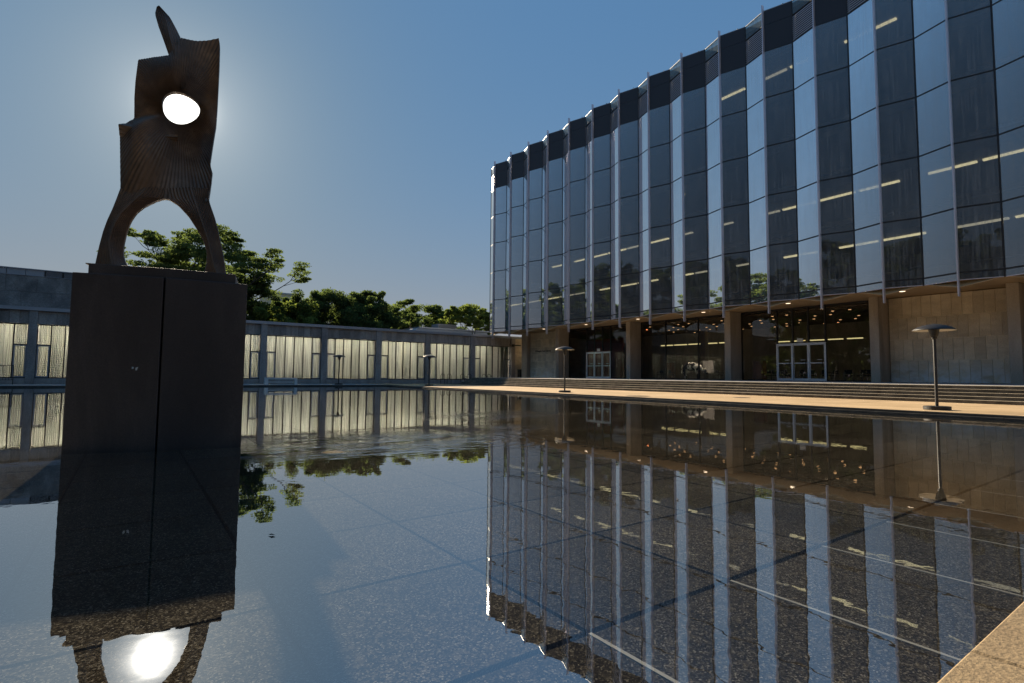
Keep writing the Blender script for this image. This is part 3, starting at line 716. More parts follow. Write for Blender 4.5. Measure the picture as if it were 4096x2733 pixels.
# roof pieces behind the coping, right half
rm = empty('roof_lantern', (40, 75, 6.3), 'pale low rooftop lantern with sloping left end behind the low building coping', 'roof structure')
o = MB().add([(31.5,73,6.3),(34.9,73,8.3),(47.1,73,8.15),(47.6,73,6.3),(31.5,79,6.3),(34.9,79,8.3),(47.1,79,8.15),(47.6,79,6.3)], [(0,1,2,3),(7,6,5,4),(0,4,5,1),(1,5,6,2),(2,6,7,3)]).build('lantern_body', M['roof'], rm); o.matrix_parent_inverse = Matrix.Translation((-40,-75,-6.3))
o = MB().box(34.8, 47.4, 72.8, 79.2, 8.25, 8.42).build('lantern_cap', M['coping'], rm); o.matrix_parent_inverse = Matrix.Translation((-40,-75,-6.3))
hv = empty('rooftop_unit', (40.3, 75, 8.4), 'grey ribbed ventilation unit standing on the rooftop lantern', 'ventilation unit')
o = MB().box(38.7, 42.0, 74.2, 76.4, 8.42, 9.2).build('casing', M['coping'], hv); o.matrix_parent_inverse = Matrix.Translation((-40.3,-75,-8.4))
for s_ in range(7):
    o = MB().box(38.75, 41.95, 74.12, 74.2, 8.5+.1*s_, 8.55+.1*s_).build('rib', M['lowconc'], hv); o.matrix_parent_inverse = Matrix.Translation((-40.3,-75,-8.4))
fb_ = empty('distant_block', (27, 175, 0), 'tan apartment block showing its top above the trees', 'building')
o = MB().box(28, 36, 150, 160, 0, 22.3).build('wall', M['stone'], fb_); o.matrix_parent_inverse = Matrix.Translation((-27,-175,0))
o = MB().box(27.8, 36.2, 149.8, 160.2, 22.3, 22.7).build('parapet', M['coping'], fb_); o.matrix_parent_inverse = Matrix.Translation((-27,-175,0))

# ================================================================== PEDESTAL AND SCULPTURE
B0 = Vector((-.811, 10.503, 0)); tt = Vector((.981, -.194, 0)).normalized(); nn_ = Vector((.194, .981, 0)).normalized()
pd = empty('sculpture_pedestal', tuple(B0+tt*1.2+nn_*.6), 'large dark bronze plated block standing in the pool', 'pedestal', rz=math.atan2(tt.y, tt.x))
# local frame: x along the front (-1.2..1.23), y away from the camera, z up
W0, W1, SEAM = -1.2, 1.215, 0.02
fy = lambda x: -.6 - (.105*(1-abs(x-SEAM)/(1.2)) if True else 0)
def plate(x0, x1, name):
    MB().prism([(x0, fy(x0)), (x1, fy(x1)), (x1-(.14 if x1 > 1 else 0), .55), (x0+(.05 if x0 < -1 else 0), .55)], -.3, 2.73).build(name, M['pedestal'], pd, bevel=.012)
plate(W0, SEAM-.012, 'plate'); plate(SEAM+.012, W1, 'plate')
MB().box(SEAM-.05, SEAM+.05, -.62, .5, -.3, 2.70).build('seam_core', M['rubber'], pd)
MB().prism([(-1.03, -.50), (SEAM, -.59), (1.02, -.50), (1.02, .50), (-1.03, .50)], 2.732, 2.90).build('top_plinth', M['pedestal'], pd, bevel=.008)
MB().add([(-.36,-.672,1.25),(-.33,-.674,1.25),(-.335,-.675,1.28),(-.36,-.673,1.285)], [(0,1,2,3)]).add([(-.31,-.677,1.23),(-.29,-.679,1.23),(-.275,-.680,1.285),(-.31,-.678,1.27)], [(0,1,2,3)]).build('paint_chip', M['paper'], pd)

st = empty('bronze_sculpture', tuple(B0+tt*1.2+nn_*.6+Vector((0, 0, 2.9))), 'tall twisting bronze rod sculpture with round opening, standing on two legs', 'sculpture', rz=math.atan2(tt.y, tt.x))
SX = lambda p: (p[0]-1.2, p[1]-2.9)
outl = [(0.566, 6.569), (0.791, 6.665), (1.023, 6.716), (1.108, 6.924), (1.185, 7.107), (1.409, 7.149), (1.58, 7.217), (1.757, 7.319), (1.774, 7.174), (1.779, 6.758), (1.776, 6.376), (1.772, 5.654), (1.711, 4.929), (1.754, 4.802), (1.743, 4.564), (1.714, 4.284), (1.534, 4.060), (1.366, 4.088), (1.253, 4.138), (1.142, 4.207), (1.033, 4.207), (0.927, 4.155), (0.773, 4.043), (0.646, 3.945), (0.515, 4.02), (0.409, 4.257), (0.368, 4.917), (0.35, 5.2), (0.35, 5.36), (0.398, 5.434), (0.535, 5.56), (0.527, 5.915), (0.536, 6.178)]
outl = [SX(p) for p in outl]
HC = Vector(SX((1.214, 5.873)))
def ray_out(th):
    d = Vector((math.cos(th), math.sin(th))); best = None
    for i in range(len(outl)):
        a = Vector(outl[i])-HC; b = Vector(outl[(i+1) % len(outl)])-HC; e = b-a
        den = d.x*e.y-d.y*e.x
        if abs(den) < 1e-9: continue
        t = (a.x*e.y-a.y*e.x)/den; s_ = (a.x*d.y-a.y*d.x)/den
        if t > 0 and -1e-6 <= s_ <= 1+1e-6: best = t if best is None else max(best, t)
    return best
NT, NR = 300, 14
vs = []; 
for side in (0, 1):
    for i in range(NT):
        th = 2*math.pi*i/NT; ro = ray_out(th); rh = .285+.012*math.sin(3*th+1); rh = min(rh, ro*.9)
        rod = .006 if i % 2 else -.006
        for j in range(NR):
            u = j/(NR-1); r_ = rh+(ro-rh)*u
            yo = .05*math.sin(2*th+.6)*u - .13*math.sin(math.pi*u)*math.cos(3*th+.4) - .10*math.exp(-((th-1.75)/.22)**2)*u
            yo += -.16*math.exp(-((math.cos(th-4.1)-1)/.06)**2)*math.sin(math.pi*u)
            y = yo + (rod if side == 0 else .09-rod)
            vs.append((HC.x+r_*math.cos(th), y, HC.y+r_*math.sin(th)))
fs = []
for i in range(NT):
    i2 = (i+1) % NT
    for j in range(NR-1):
        fs.append((i*NR+j, i2*NR+j, i2*NR+j+1, i*NR+j+1)[::-1]); o_ = NT*NR
        fs.append((o_+i*NR+j, o_+i*NR+j+1, o_+i2*NR+j+1, o_+i2*NR+j)[::-1])
    fs.append((i*NR, i2*NR, NT*NR+i2*NR, NT*NR+i*NR)); fs.append((i*NR+NR-1, NT*NR+i*NR+NR-1, NT*NR+i2*NR+NR-1, i2*NR+NR-1))
MB().add(vs, fs).build('torso', M['bronze'], st)
def ribbon(name, La, Mid, Rb, bulge, back, rods=18, nr=26):
    """sheet of rods between a left and a right edge with a ridge line; edges are (x,z) lists"""
    def res(L_, n):
        P = [Vector(p) for p in L_]; d = [0]
        for i in range(1, len(P)): d.append(d[-1]+(P[i]-P[i-1]).length)
        out = []
        for k in range(n):
            t = d[-1]*k/(n-1); i = max(j for j in range(len(P)) if d[j] <= t+1e-9); i = min(i, len(P)-2)
            f = (t-d[i])/max(d[i+1]-d[i], 1e-9); out.append(P[i].lerp(P[i+1], f))
        return out
    A = res(La, nr); Bm = res(Mid, nr); Cc = res(Rb, nr); half = rods
    vs = []; K = 2*half+1
    for side in (0, 1):
        for k in range(nr):
            f = k/(nr-1); bz = bulge(f)
            for c in range(K):
                s_ = c/(2*half)
                p = A[k].lerp(Bm[k], s_*2) if s_ <= .5 else Bm[k].lerp(Cc[k], s_*2-1)
                hgt = 1-abs(2*s_-1); rod = .010 if c % 2 else -.004
                y = (-bz*hgt - rod*(1 if 0 < c < K-1 else 0)) if side == 0 else back*(.35+.65*hgt)
                vs.append((p.x, y, p.y))
    fs = []
    for k in range(nr-1):
        for c in range(K-1):
            a = k*K+c; fs.append((a, a+1, a+K+1, a+K)); b = nr*K+a; fs.append((b, b+K, b+K+1, b+1))
    for k in range(nr-1):
        a = k*K; b = nr*K+a; fs.append((a, a+K, b+K, b)); a += K-1; b += K-1; fs.append((a, b, b+K, a+K))
    for k in (0, nr-1):
        for c in range(K-1):
            a = k*K+c; b = nr*K+a; fs.append((a, b, b+1, a+1))
    o = MB().add(vs, fs).build(name, M['bronze'], st)
    bm = bmesh.new(); bm.from_mesh(o.data); bmesh.ops.recalc_face_normals(bm, faces=bm.faces); bm.to_mesh(o.data); bm.free(); return o
c2 = lambda l: [SX(p) for p in l]
ribbon('leg', c2([(0.409, 4.30), (0.358, 4.092), (0.315, 3.929), (0.254, 3.733), (0.208, 3.541), (0.166, 3.288), (0.118, 2.90)]),
       c2([(0.80, 4.35), (.60, 4.05), (.46, 3.82), (.38, 3.6), (.34, 3.35), (.38, 3.1), (.42, 2.90)]),
       c2([(1.086, 4.40), (1.07, 4.215), (0.928, 4.165), (0.774, 4.041), (0.65, 3.896), (0.579, 3.744), (0.530, 3.551), (0.500, 3.326), (0.502, 3.17), (0.54, 3.04), (0.64, 2.90)]), lambda f: .10+.16*f, .18, 16)
ribbon('leg', c2([(1.06, 4.40), (1.09, 4.22), (1.254, 4.125), (1.414, 3.95), (1.549, 3.737), (1.655, 3.552), (1.722, 3.328), (1.722, 3.13), (1.675, 2.90)]),
       c2([(1.45, 4.45), (1.56, 4.1), (1.66, 3.8), (1.76, 3.5), (1.80, 3.3), (1.85, 3.1), (1.93, 2.90)]),
       c2([(1.735, 4.50), (1.714, 4.284), (1.824, 3.972), (1.909, 3.648), (1.98, 3.321), (2.05, 2.90)]), lambda f: .10+.14*f, .18, 16)
ribbon('spire', c2([(0.782, 7.616), (0.76, 7.481), (0.818, 7.28), (0.886, 7.098), (1.023, 6.716), (1.12, 6.43), (1.2, 6.22)]),
       c2([(0.822, 7.625), (0.905, 7.474), (0.968, 7.29), (1.036, 7.005), (1.118, 6.69), (1.171, 6.434), (1.235, 6.20)]),
       c2([(0.844, 7.618), (0.988, 7.482), (1.093, 7.292), (1.185, 7.107), (1.257, 6.862), (1.293, 6.532), (1.28, 6.22)]), lambda f: .04+.13*math.sin(math.pi*min(1, f*1.1)), .14, 9)
ribbon('fold', c2([(.40, 5.42), (.60, 5.47), (.9, 5.40), (1.2, 5.38)]), c2([(.37, 5.33), (.6, 5.33), (.9, 5.28), (1.2, 5.33)]), c2([(.355, 5.2), (.6, 5.1), (.9, 5.15), (1.2, 5.28)]), lambda f: .17*(1-f*.6), .06, 6)
MB().prism([(-1.09, -.42), (.95, -.42), (.95, .36), (-1.09, .36)], 0.002, .016).build('base_plate', M['bronze'], st)

# ================================================================== LAMPS, BENCH, SMALL THINGS
def make_lamp():
    r = empty('plaza_lamp', (0, 0, 0))
    MB().lathe([(0, 0), (.395, 0), (.40, .01), (.40, .12), (.39, .13), (0, .13)], 36).build('base', M['black'], r)
    MB().lathe([(.05, .13), (.05, 2.62), (.048, 2.63)], 16).build('pole', M['black'], r, smooth=True)
    MB().lathe([(.05, 2.50), (.085, 2.52), (.09, 2.60), (.115, 2.62), (.165, 2.84), (.17, 2.90), (0, 2.90)], 24).build('lamp_neck', M['black'], r)
    sh = MB().lathe([(.64, 2.815), (.645, 2.822), (.60, 2.862), (.50, 2.925), (.36, 2.985), (.2, 3.025), (.06, 3.04), (.03, 3.055), (0, 3.058)], 48).build('lamp_shade', M['black'], r, smooth=True)
    MB().lathe([(.17, 2.885), (.45, 2.872), (.638, 2.812)], 48).build('shade_underside', M['coping'], r, smooth=True)
    return r
proto = make_lamp()
lamps = [((23.25, 6.63, .13), 'black mushroom lamp nearest the camera, before the stone panelled wall'), ((23.3, 26.6, .13), 'black mushroom lamp on the plaza before the left glass doors'),
         ((23.75, 47.2, .13), 'black mushroom lamp at the corner of the pool before the steps'), ((17.3, 54.7, .13), 'black mushroom lamp on the far pavement between the bench and the corner')]
for i, (p, l) in enumerate(lamps):
    o = proto if i == 0 else dup(proto)
    o.location = p; o.rotation_euler[2] = random.random(); tag(o, l, 'lamp post', 'mushroom lamps round the pool')
bn = empty('bench', (11.6, 54.0, .13), 'white rectangular bench at the far edge of the pool', 'bench')
MB().box(-1.43, 1.43, -.25, .25, .53, .67).build('seat', M['white'], bn, bevel=.01)
MB().box(-1.43, -1.17, -.25, .25, 0, .527).build('leg', M['white'], bn, bevel=.01); MB().box(1.17, 1.43, -.25, .25, 0, .527).build('leg', M['white'], bn, bevel=.01)
MB().box(-1.17, 1.17, -.05, .05, .22, .30).build('stretcher', M['white'], bn)
lid = empty('gold_disc', (2.62, 8.45, -.02), 'round gold coloured disc on the pool floor near the ripples', 'pool light')
M['gold'] = mat('gilt_disc', (.60, .36, .12), .9, spec=0)
MB().lathe([(0, .004), (.15, .004), (.16, 0), (.16, -.05)], 32).build('disc', M['gold'], lid); MB().lathe([(.165, -.05), (.165, .003), (.18, .003), (.18, -.05)], 32).build('ring', M['curb'], lid)  # matte gold disc set in a dark stone ring
for (x, y, l) in ((26.8, 16.2, 'round dark manhole cover in the plaza before the right glass doors'), (23.1, 19.95, 'round dark manhole cover in the plaza close to the curb')):
    mh = empty('manhole_cover', (x, y, .13), l, 'manhole cover', 'manhole covers in the plaza')
    MB().lathe([(0, .008), (.38, .008), (.40, .004)], 28).build('lid', M['black'], mh); MB().lathe([(.405, .004), (.45, .004), (.455, 0)], 28).build('rim', M['curb'], mh)
tb = empty('litter_bin', (43.2, 58.4, .13), 'dark square litter bin beside the end wall of the low building', 'bin')
MB().box(-.34, .34, -.3, .3, .05, 1.85).build('body', M['black'], tb, bevel=.02); MB().box(-.37, .37, -.33, .33, 1.86, 1.93).build('lid', M['frame'], tb)
wl = empty('wall_spotlight', (43.3, 59.7, 5.3), 'black spotlight bracketed high on the end wall', 'spotlight')
MB().box(-.6, .6, -.35, -.15, 0, .16).build('housing', M['black'], wl); MB().tube([(0, .15, .1), (0, -.2, .1)], .04, 8).build('bracket', M['black'], wl); MB().box(-.75, -.5, -.4, -.12, -.12, .22).build('lamp_head', M['black'], wl)
# railing at the far left
rl = empty('railing', (-8.6, 58, .13), 'short black metal railing in front of the leftmost window bay', 'railing')
MB().box(-3.6, .9, -.025, .025, 1.50, 1.55).build('top_rail', M['black'], rl); MB().box(-3.6, .9, -.02, .02, .35, .39).build('bottom_rail', M['black'], rl)
for k in range(26): MB().box(-3.6+.176*k, -3.6+.176*k+.022, -.011, .011, .39, 1.50).build('bar', M['black'], rl)
for x in (-3.6, -1.35, .86): MB().box(x, x+.05, -.03, .03, 0, 1.5).build('post', M['black'], rl)
# bicycle rack and bicycles
for i, x in enumerate((31.2, 32.1, 34.0, 35.0, 37.2, 38.0)):
    rk = empty('bicycle_rack', (x, 58.3, .13), ['leftmost bicycle hoop, between window mullions', 'second bicycle hoop from the left', 'third bicycle hoop, before the dark window gap', 'fourth bicycle hoop, before the white door frame', 'fifth bicycle hoop, right of the pier', 'rightmost bicycle hoop with a bicycle leaning on it'][i], 'bicycle rack', 'bicycle hoops before the low building')
    MB().tube([(-.28, 0, 0), (-.28, 0, .95)]+[(.28*math.cos(t), 0, .95+.28*math.sin(t)) for t in [math.pi*(1-k/8) for k in range(9)]]+[(.28, 0, 0)], .03, 8).build('hoop', M['black'], rk, smooth=True)
def bike(x, y, l):
    b = empty('bicycle', (x, y, .13), l, 'bicycle')
    for s_ in (-.52, .52):
        wh = MB().tube([(s_+.34*math.cos(t), 0, .36+.34*math.sin(t)) for t in [2*math.pi*k/24 for k in range(25)]], .022, 6).build('wheel', M['tyre'], b)
        sp_ = MB()
        for k in range(8): t = math.pi*2*k/8; sp_.tube([(s_, 0, .36), (s_+.33*math.cos(t), 0, .36+.33*math.sin(t))], .004, 4)
        sp_.build('spokes', M['chrome'], wh)
    MB().tube([(-.52, 0, .36), (-.08, 0, .34), (-.2, 0, .85), (-.52, 0, .36)], .016, 6).tube([(-.2, 0, .82), (.38, 0, .88), (-.08, 0, .34)], .018, 6).tube([(.52, 0, .36), (.36, 0, .98)], .016, 6).build('frame', M['frame'], b)
    MB().tube([(.36, -.26, 1.0), (.36, 0, 1.0), (.36, .26, 1.0)], .014, 6).build('handlebar', M['black'], b)
    MB().box(-.33, -.08, -.06, .06, .90, .95).build('saddle', M['seat'], b)
bike(34.6, 58.0, 'dark bicycle parked before the dark window gap'); bike(37.6, 57.9, 'dark bicycle parked right of the concrete pier')
# white slip on the near walkway
lf_ = tag(MB().add([(0,0,.002),(.018,.004,.006),(.030,0,.003),(.018,-.006,.002),(.018,-.001,.009)], [(0,3,4),(3,2,4),(2,1,4),(1,0,4),(0,1,2,3)]).build('petal', M['paper'], loc=(3.03, .60, .134)), 'small white petal lying on the near brown slab', 'petal')
random.seed(9)
for i, (x, y, l) in enumerate(((3.7, 5.6, 'small dry leaf floating in the middle of the pool'), (.9, 4.3, 'tiny dry leaf floating left of the middle'), (4.4, 3.35, 'tiny dry leaf floating near the tower reflection'))):
    a = random.random()*6
    tag(MB().add([(-.035,0,.004),(0,.014,.007),(.035,0,.004),(0,-.014,.003),(0,.004,.014)], [(0,3,4),(3,2,4),(2,1,4),(1,0,4),(0,1,2,3)]).build('leaf', M['bark'], loc=(x, y, .003)), l, 'leaf', 'leaves floating on the pool').rotation_euler[2] = a

# ---- things inside the hall
def cow():
    r = empty('cow_statue', (44.5, 32.0, .96), 'black and white painted cow statue grazing behind the hall window', 'cow statue', rz=R(-90))
    # local: x forward (head), built with skin modifier
    V = [(-.95, 0, 1.32), (-.5, 0, 1.34), (0, 0, 1.27), (.5, 0, 1.33), (.8, 0, 1.28), (1.1, 0, 1.12), (1.32, 0, .92), (1.52, 0, .72), (1.68, 0, .56),
         (-.85, .2, 1.0), (-.92, .22, .55), (-.86, .22, .08), (-.85, -.2, 1.0), (-.72, -.22, .55), (-.66, -.22, .08),
         (.55, .2, .95), (.58, .2, .5), (.56, .2, .06), (.55, -.2, .95), (.72, -.2, .5), (.74, -.2, .06), (-.25, 0, .9)]
    E_ = [(0,1),(1,2),(2,3),(3,4),(4,5),(5,6),(6,7),(7,8),(0,9),(9,10),(10,11),(0,12),(12,13),(13,14),(3,15),(15,16),(16,17),(3,18),(18,19),(19,20)]
    rad = [.30, .40, .44, .38, .28, .20, .17, .14, .10, .18, .08, .07, .18, .08, .07, .16, .075, .065, .16, .075, .065, .1]
    V = V[:-1]; rad = rad[:-1]
    me = bpy.data.meshes.new('body'); me.from_pydata(V, E_, []); me.update()
    o = bpy.data.objects.new('body', me); COL.objects.link(o); o.parent = r; me.materials.append(M['cow'])
    sk = o.modifiers.new('skin', 'SKIN'); ss = o.modifiers.new('sub', 'SUBSURF'); ss.levels = 2; ss.render_levels = 2
    for i, v in enumerate(me.skin_vertices[0].data): v.radius = (rad[i], rad[i]); v.use_root = (i == 2)
    for s_ in (-1, 1):
        MB().tube([(1.36, .12*s_, 1.02), (1.33, .24*s_, 1.04), (1.30, .33*s_, 1.0)], [.03, .055, .01], 8).build('ear', M['cow'], r, smooth=True)
        MB().tube([(1.36, .08*s_, 1.06), (1.36, .14*s_, 1.16), (1.40, .12*s_, 1.24)], [.03, .02, .006], 8).build('horn', M['mortar'], r, smooth=True)
    MB().tube([(-1.1, 0, 1.4), (-1.24, 0, 1.2), (-1.24, 0, .75), (-1.22, 0, .55)], [.04, .03, .025, .05], 8).build('tail', M['cow'], r, smooth=True)
    MB().lathe([(0, .62), (.1, .64), (.15, .72), (.12, .86)], 12, (-.5, 0)).build('udder', M['mortar'], r, smooth=True)
cow()
def cabinet(x, y, w_, h_, l):
    c = empty('cabinet', (x, y, .96), l, 'cabinet')
    MB().box(-.3, .3, -w_/2, w_/2, .08, h_).build('body', M['wood'], c, bevel=.01); MB().box(-.27, .3, -w_/2+.03, w_/2-.03, 0, .08).build('plinth', M['black'], c)
    MB().box(-.32, .32, -w_/2-.02, w_/2+.02, h_, h_+.03).build('top', M['wood'], c); return c
cabinet(46, 35.8, .75, 1.72, 'red brown cabinet left of the cow statue'); cabinet(46, 26.0, .95, 1.75, 'red brown cabinet left of the right glass doors')
def chair():
    c = empty('chair', (0, 0, 0))
    MB().box(-.23, .23, -.23, .23, .44, .50).build('seat', M['seat'], c, bevel=.01)
    MB().box(.20, .25, -.22, .22, .62, .92).build('backrest', M['seat'], c, bevel=.01)
    for s_ in (-1, 1):
        MB().tube([(-.25, .25*s_, 0), (-.25, .25*s_, .66), (-.2, .25*s_, .72), (.25, .25*s_, .72), (.27, .25*s_, .66), (.27, .25*s_, 0)], .022, 6).build('side_frame', M['chrome'], c)
    return c
pc = chair(); random.seed(4)
spots = [(45.2, 24.9), (45.3, 24.2), (45.0, 23.4), (45.6, 21.9), (45.2, 21.1), (45.9, 20.3), (45.3, 19.5), (45.1, 18.3), (45.5, 17.6), (45.3, 16.9), (45.9, 16.3), (45.3, 29.6), (45.4, 28.7), (45.2, 35.0), (45.3, 36.5), (46.4, 23.9), (46.6, 18.9)]
cw = ['just right of the right cabinet', 'second right of the right cabinet', 'left of the right glass doors', 'behind the left leaf of the right doors', 'behind the middle leaf of the right doors', 'behind the middle leaf, further back', 'behind the right leaf of the right doors', 'just right of the right doors', 'second to the right of the doors', 'third to the right of the doors', 'against the pier at the right end of the glazing', 'just right of the cow statue', 'between the cow statue and the pier', 'left of the cow statue', 'behind the left end of the cow bay', 'in the second row left of the doors', 'in the second row right of the doors']
for i, (x, y) in enumerate(spots):
    o = pc if i == 0 else dup(pc); o.location = (x, y, .96); o.rotation_euler[2] = random.uniform(-.5, .5)+math.pi*random.choice([0, 1])
    tag(o, 'black chair with chrome frame '+cw[i], 'chair', 'chairs inside the glazed hall')
es = empty('easel', (45.0, 27.7, .96), 'easel with a small framed white notice beside the pier', 'easel')
for a in ((-.0, -.35), (0, .35)): MB().tube([(0, a[1], 0), (.1, a[1]*.15, 1.75)], .018, 6).build('leg', M['wood'], es)
MB().tube([(.5, 0, 0), (.1, 0, 1.7)], .018, 6).build('leg', M['wood'], es)
MB().box(-.06, -.03, -.30, .30, .85, 1.25).build('board', M['black'], es); MB().box(-.065, -.06, -.26, .26, .89, 1.21).build('notice', M['ceiling'], es)
for i, (x, y, l) in enumerate(((46.4, 31.5, 'grey display board behind the cow statue head'), (46.4, 28.3, 'grey display board behind the easel'), (47.0, 36.6, 'grey display board at the left end of the cow bay'))):
    b_ = empty('display_board', (x, y, .96), l, 'display board', 'display boards in the hall')
    MB().box(-.03, .03, -.6, .6, .7, 1.9).build('panel', M['lowconc'], b_); MB().tube([(0, -.5, 0), (0, -.5, .7)], .02, 6).build('leg', M['black'], b_); MB().tube([(0, .5, 0), (0, .5, .7)], .02, 6).build('leg', M['black'], b_)

# ================================================================== TREES
def tree_meshes(seed, h, r, trunk_h, nclump, leaves, flat=.45, leaf=.34, layer=0.0):
    rng = np.random.default_rng(seed); rnd = random.Random(seed)
    tips = []; tb_ = MB()
    lean = Vector((rnd.uniform(-.04, .04)*h, rnd.uniform(-.04, .04)*h, 0))
    top = Vector((0, 0, trunk_h))+lean
    tb_.tube([(0, 0, -.2), tuple(lean*.5+Vector((0, 0, trunk_h*.5))), tuple(top)], [h*.024, h*.019, h*.016], 10)
    def limb(p, d, ln, rad, lev):
        pts = [p]; q = p.copy(); dd = d.copy()
        for s_ in range(4):
            dd = (dd+Vector((rnd.uniform(-.22, .22), rnd.uniform(-.22, .22), rnd.uniform(-.05, .16)))).normalized(); q = q+dd*ln/4; pts.append(q.copy())
        tb_.tube(pts, [rad*(1-.18*i) for i in range(5)], 6 if lev < 2 else 4, cap=False)
        if lev == 2: tips.append(pts[-1]); tips.append(pts[3]); return
        for k in range(3 if lev == 0 else 3):
            j = rnd.choice([2, 3, 4]) if k else 4
            az = rnd.uniform(0, 2*math.pi); nd_ = (dd*.9+Vector((math.cos(az), math.sin(az), rnd.uniform(0, .5)))*.75).normalized()
            limb(pts[j], nd_, ln*.62, rad*.5, lev+1)
    nl = 7
    for k in range(nl):
        az = 2*math.pi*k/nl+rnd.uniform(-.3, .3); el = rnd.uniform(.35, 1.15)
        d = Vector((math.cos(az)*math.cos(el), math.sin(az)*math.cos(el), math.sin(el)))
        limb(top*rnd.uniform(.82, 1), d, (h-trunk_h)*.62*(.75+.5*math.cos(el)*r/(h-trunk_h)), h*.011, 0)
    # clumps
    cc = []
    zc = trunk_h+(h-trunk_h)*.42
    for k in range(nclump):
        az = rng.uniform(0, 2*math.pi); u = rng.uniform(-.75, 1); rr = math.sqrt(max(0, 1-u*u))*rng.uniform(.55, 1.0)
        zz = zc+u*(h-zc)*(.95 if u > 0 else .75)
        if layer: zz = zc+round((zz-zc)/layer)*layer+rng.uniform(-.12, .12)*layer
        cc.append((rr*r*math.cos(az)*(1+.12*math.sin(3*az+seed)), rr*r*math.sin(az), zz, rng.uniform(.6, 1.25)))
    for t in tips:
        if t.z > trunk_h*.9: cc.append((t.x, t.y, min(t.z, h), rng.uniform(.5, .9)))
    cc = np.array(cc); n = leaves*len(cc)
    cidx = rng.integers(0, len(cc), n); C_ = cc[cidx]
    cr = r*.20*C_[:, 3]
    off = rng.normal(0, 1, (n, 3)); off /= np.linalg.norm(off, axis=1)[:, None]; off *= (rng.uniform(.2, 1, n)**.6)[:, None]
    P = C_[:, :3]+off*np.stack([cr, cr, cr*flat], 1)
    a = rng.normal(0, 1, (n, 3)); a[:, 2] *= .55; a /= np.linalg.norm(a, axis=1)[:, None]
    b = np.cross(a, rng.normal(0, 1, (n, 3))); b /= np.linalg.norm(b, axis=1)[:, None]
    s_ = leaf*rng.uniform(.55, 1.25, n)[:, None]
    V = np.empty((n, 4, 3)); V[:, 0] = P-a*s_*.5; V[:, 1] = P+b*s_*.26; V[:, 2] = P+a*s_*.5; V[:, 3] = P-b*s_*.26
    me = bpy.data.meshes.new('crown'); me.vertices.add(n*4); me.vertices.foreach_set('co', V.ravel())
    me.loops.add(n*4); me.loops.foreach_set('vertex_index', np.arange(n*4)); me.polygons.add(n)
    me.polygons.foreach_set('loop_start', np.arange(0, n*4, 4)); me.update(); me.validate()
    return tb_.mesh('trunk', True), me
def tree(name, loc, mats, args, label, group, sc=1.0, rz=0, meshes=None):
    sc = sc*1.0
    r = empty(name, loc, label, 'tree', group, rz=rz); r.scale = (sc, sc, sc)
    ms = meshes or tree_meshes(*args)
    link('trunk', ms[0], M['bark'], r); link('crown', ms[1], M[mats], r); return ms
GN = 'trees beyond the low building'
tree('locust_tree', (8.6, 85, 0), 'leafA', (11, 21.3, 8.6, 6.5, 175, 190, .24, .38, 2.0), 'tall spreading locust tree showing branches behind the sculpture legs', GN)
mB = tree('leafy_tree', (23.6, 80, 0), 'leafB', (12, 13.6, 5.6, 2.6, 110, 210, .65, .36), 'round green tree above the roof right of the pedestal', GN)
tree('leafy_tree', (29.5, 81, 0), 'leafB', (13, 14.2, 5.0, 2.8, 95, 210, .65, .36), 'slightly taller green tree adjoining the round one on the right', GN)
tree('leafy_tree', (17.8, 79, 0), 'leafC', (14, 11.2, 4.2, 3, 55, 150, .7, .40), 'low yellow green tree between the locust and the round tree', GN)
mC = tree('locust_tree', (38.0, 95, 0), 'leafA', (15, 13.0, 7.0, 4, 60, 130, .35, .44, 1.6), 'low flat crowned tree behind the rooftop lantern', GN, 1.12)
tree('locust_tree', (48.5, 98, 0), 'leafB', (15,), 'low flat crowned tree left of the tower corner', GN, 1.15, 1.9, mC)
tree('locust_tree', (45.8, 76.5, 0), 'leafC', (16, 13.2, 4.6, 4, 60, 150, .35, .38, 1.2), 'light green layered tree touching the tower corner', GN)
tree('leafy_tree', (33.5, 88, 0), 'leafC', (12,), 'small bright tree between the round trees and the lantern', GN, .82, 2.2, mB)
tree('leafy_tree', (2.5, 82, 0), 'leafB', (12,), 'low tree filling under the left side of the locust crown', GN, .74, 1.1, mB)
tree('leafy_tree', (22.0, 88, 0), 'leafA', (12,), 'low tree filling the dip between the locust and the round tree', GN, .93, 3.1, mB)
mD = tree('leafy_tree', (14.0, 84, 0), 'leafB', (17, 14.5, 5.5, 3.0, 80, 190, .6, .38), 'dark green tree below the right side of the locust crown', GN)
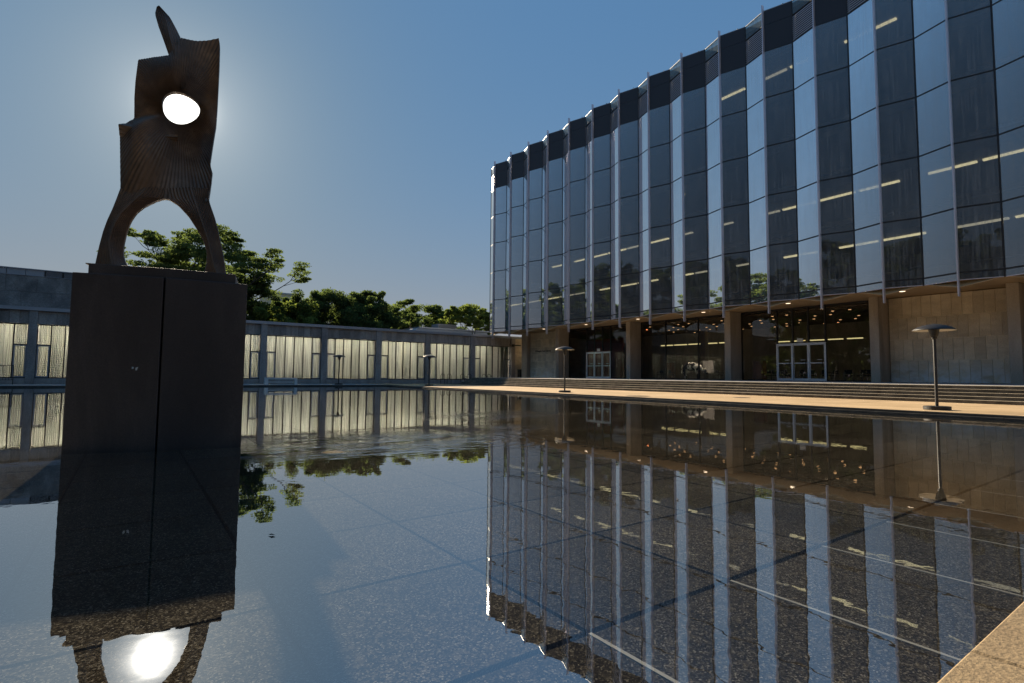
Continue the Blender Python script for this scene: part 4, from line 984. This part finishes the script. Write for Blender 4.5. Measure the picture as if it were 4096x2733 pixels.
# trees west and south of the pool: they show in the tower glass
GR = 'trees across the lawn seen only as reflections in the tower glass'
LR = 'leafy tree standing across the lawn, seen as a dark reflection in the tower glass'
wt = [(-38, 58, 1.4, 0), (-30, 48, 1.75, 1), (-38, 33, 1.35, 2), (-33, 20, 1.8, 0), (-40, 8, 1.2, 1), (-32, -6, 1.9, 2), (-26, -17, 1.6, 0), (-34, -30, 1.5, 1), (-16, -30, 1.7, 2), (-8, -40, 1.9, 0), (2, -52, 1.6, 1), (-48, -38, 2.0, 0), (14, -46, 1.7, 2), (-55, 60, 1.9, 1), (-44, -14, 1.9, 1), (-50, 24, 2.1, 0), (-46, 44, 2.0, 2)]
for i, (x, y, s_, k) in enumerate(wt):
    tree(('leafy_tree', 'leafy_tree', 'locust_tree')[k], (x, y, 0), ('leafB', 'leafB', 'leafA')[k], None, LR, GR, s_, i*1.7, (mB, mD, mC)[k])

# added unseen leaf mass west and south, darkens the low window reflections
rng = np.random.default_rng(5); n = 60000
tpar = rng.uniform(0, 1, n); px_ = np.where(tpar < .6, -72+rng.normal(0, 4, n), -72+(tpar-.6)/.4*110); py_ = np.where(tpar < .6, -70+tpar/.6*170, -72+rng.normal(0, 4, n))
hh = 9+3.5*np.sin(px_*.21+py_*.13)+2*np.sin(py_*.37+px_*.3); pz_ = rng.uniform(0, 1, n)**.8*hh
P = np.stack([px_, py_, pz_], 1); a = rng.normal(0, 1, (n, 3)); a /= np.linalg.norm(a, axis=1)[:, None]; b = np.cross(a, rng.normal(0, 1, (n, 3))); b /= np.linalg.norm(b, axis=1)[:, None]
sz = rng.uniform(.6, 1.3, n)[:, None]; V = np.empty((n, 4, 3)); V[:, 0] = P-a*sz*.5; V[:, 1] = P+b*sz*.35; V[:, 2] = P+a*sz*.5; V[:, 3] = P-b*sz*.35
me = bpy.data.meshes.new('woods'); me.vertices.add(n*4); me.vertices.foreach_set('co', V.ravel()); me.loops.add(n*4); me.loops.foreach_set('vertex_index', np.arange(n*4)); me.polygons.add(n); me.polygons.foreach_set('loop_start', np.arange(0, n*4, 4)); me.update(); me.validate()
tag(link('added_woods', me, M['leafB']), 'added unseen woods darkening the low reflections in the hall windows', 'woods', None, 'stuff')
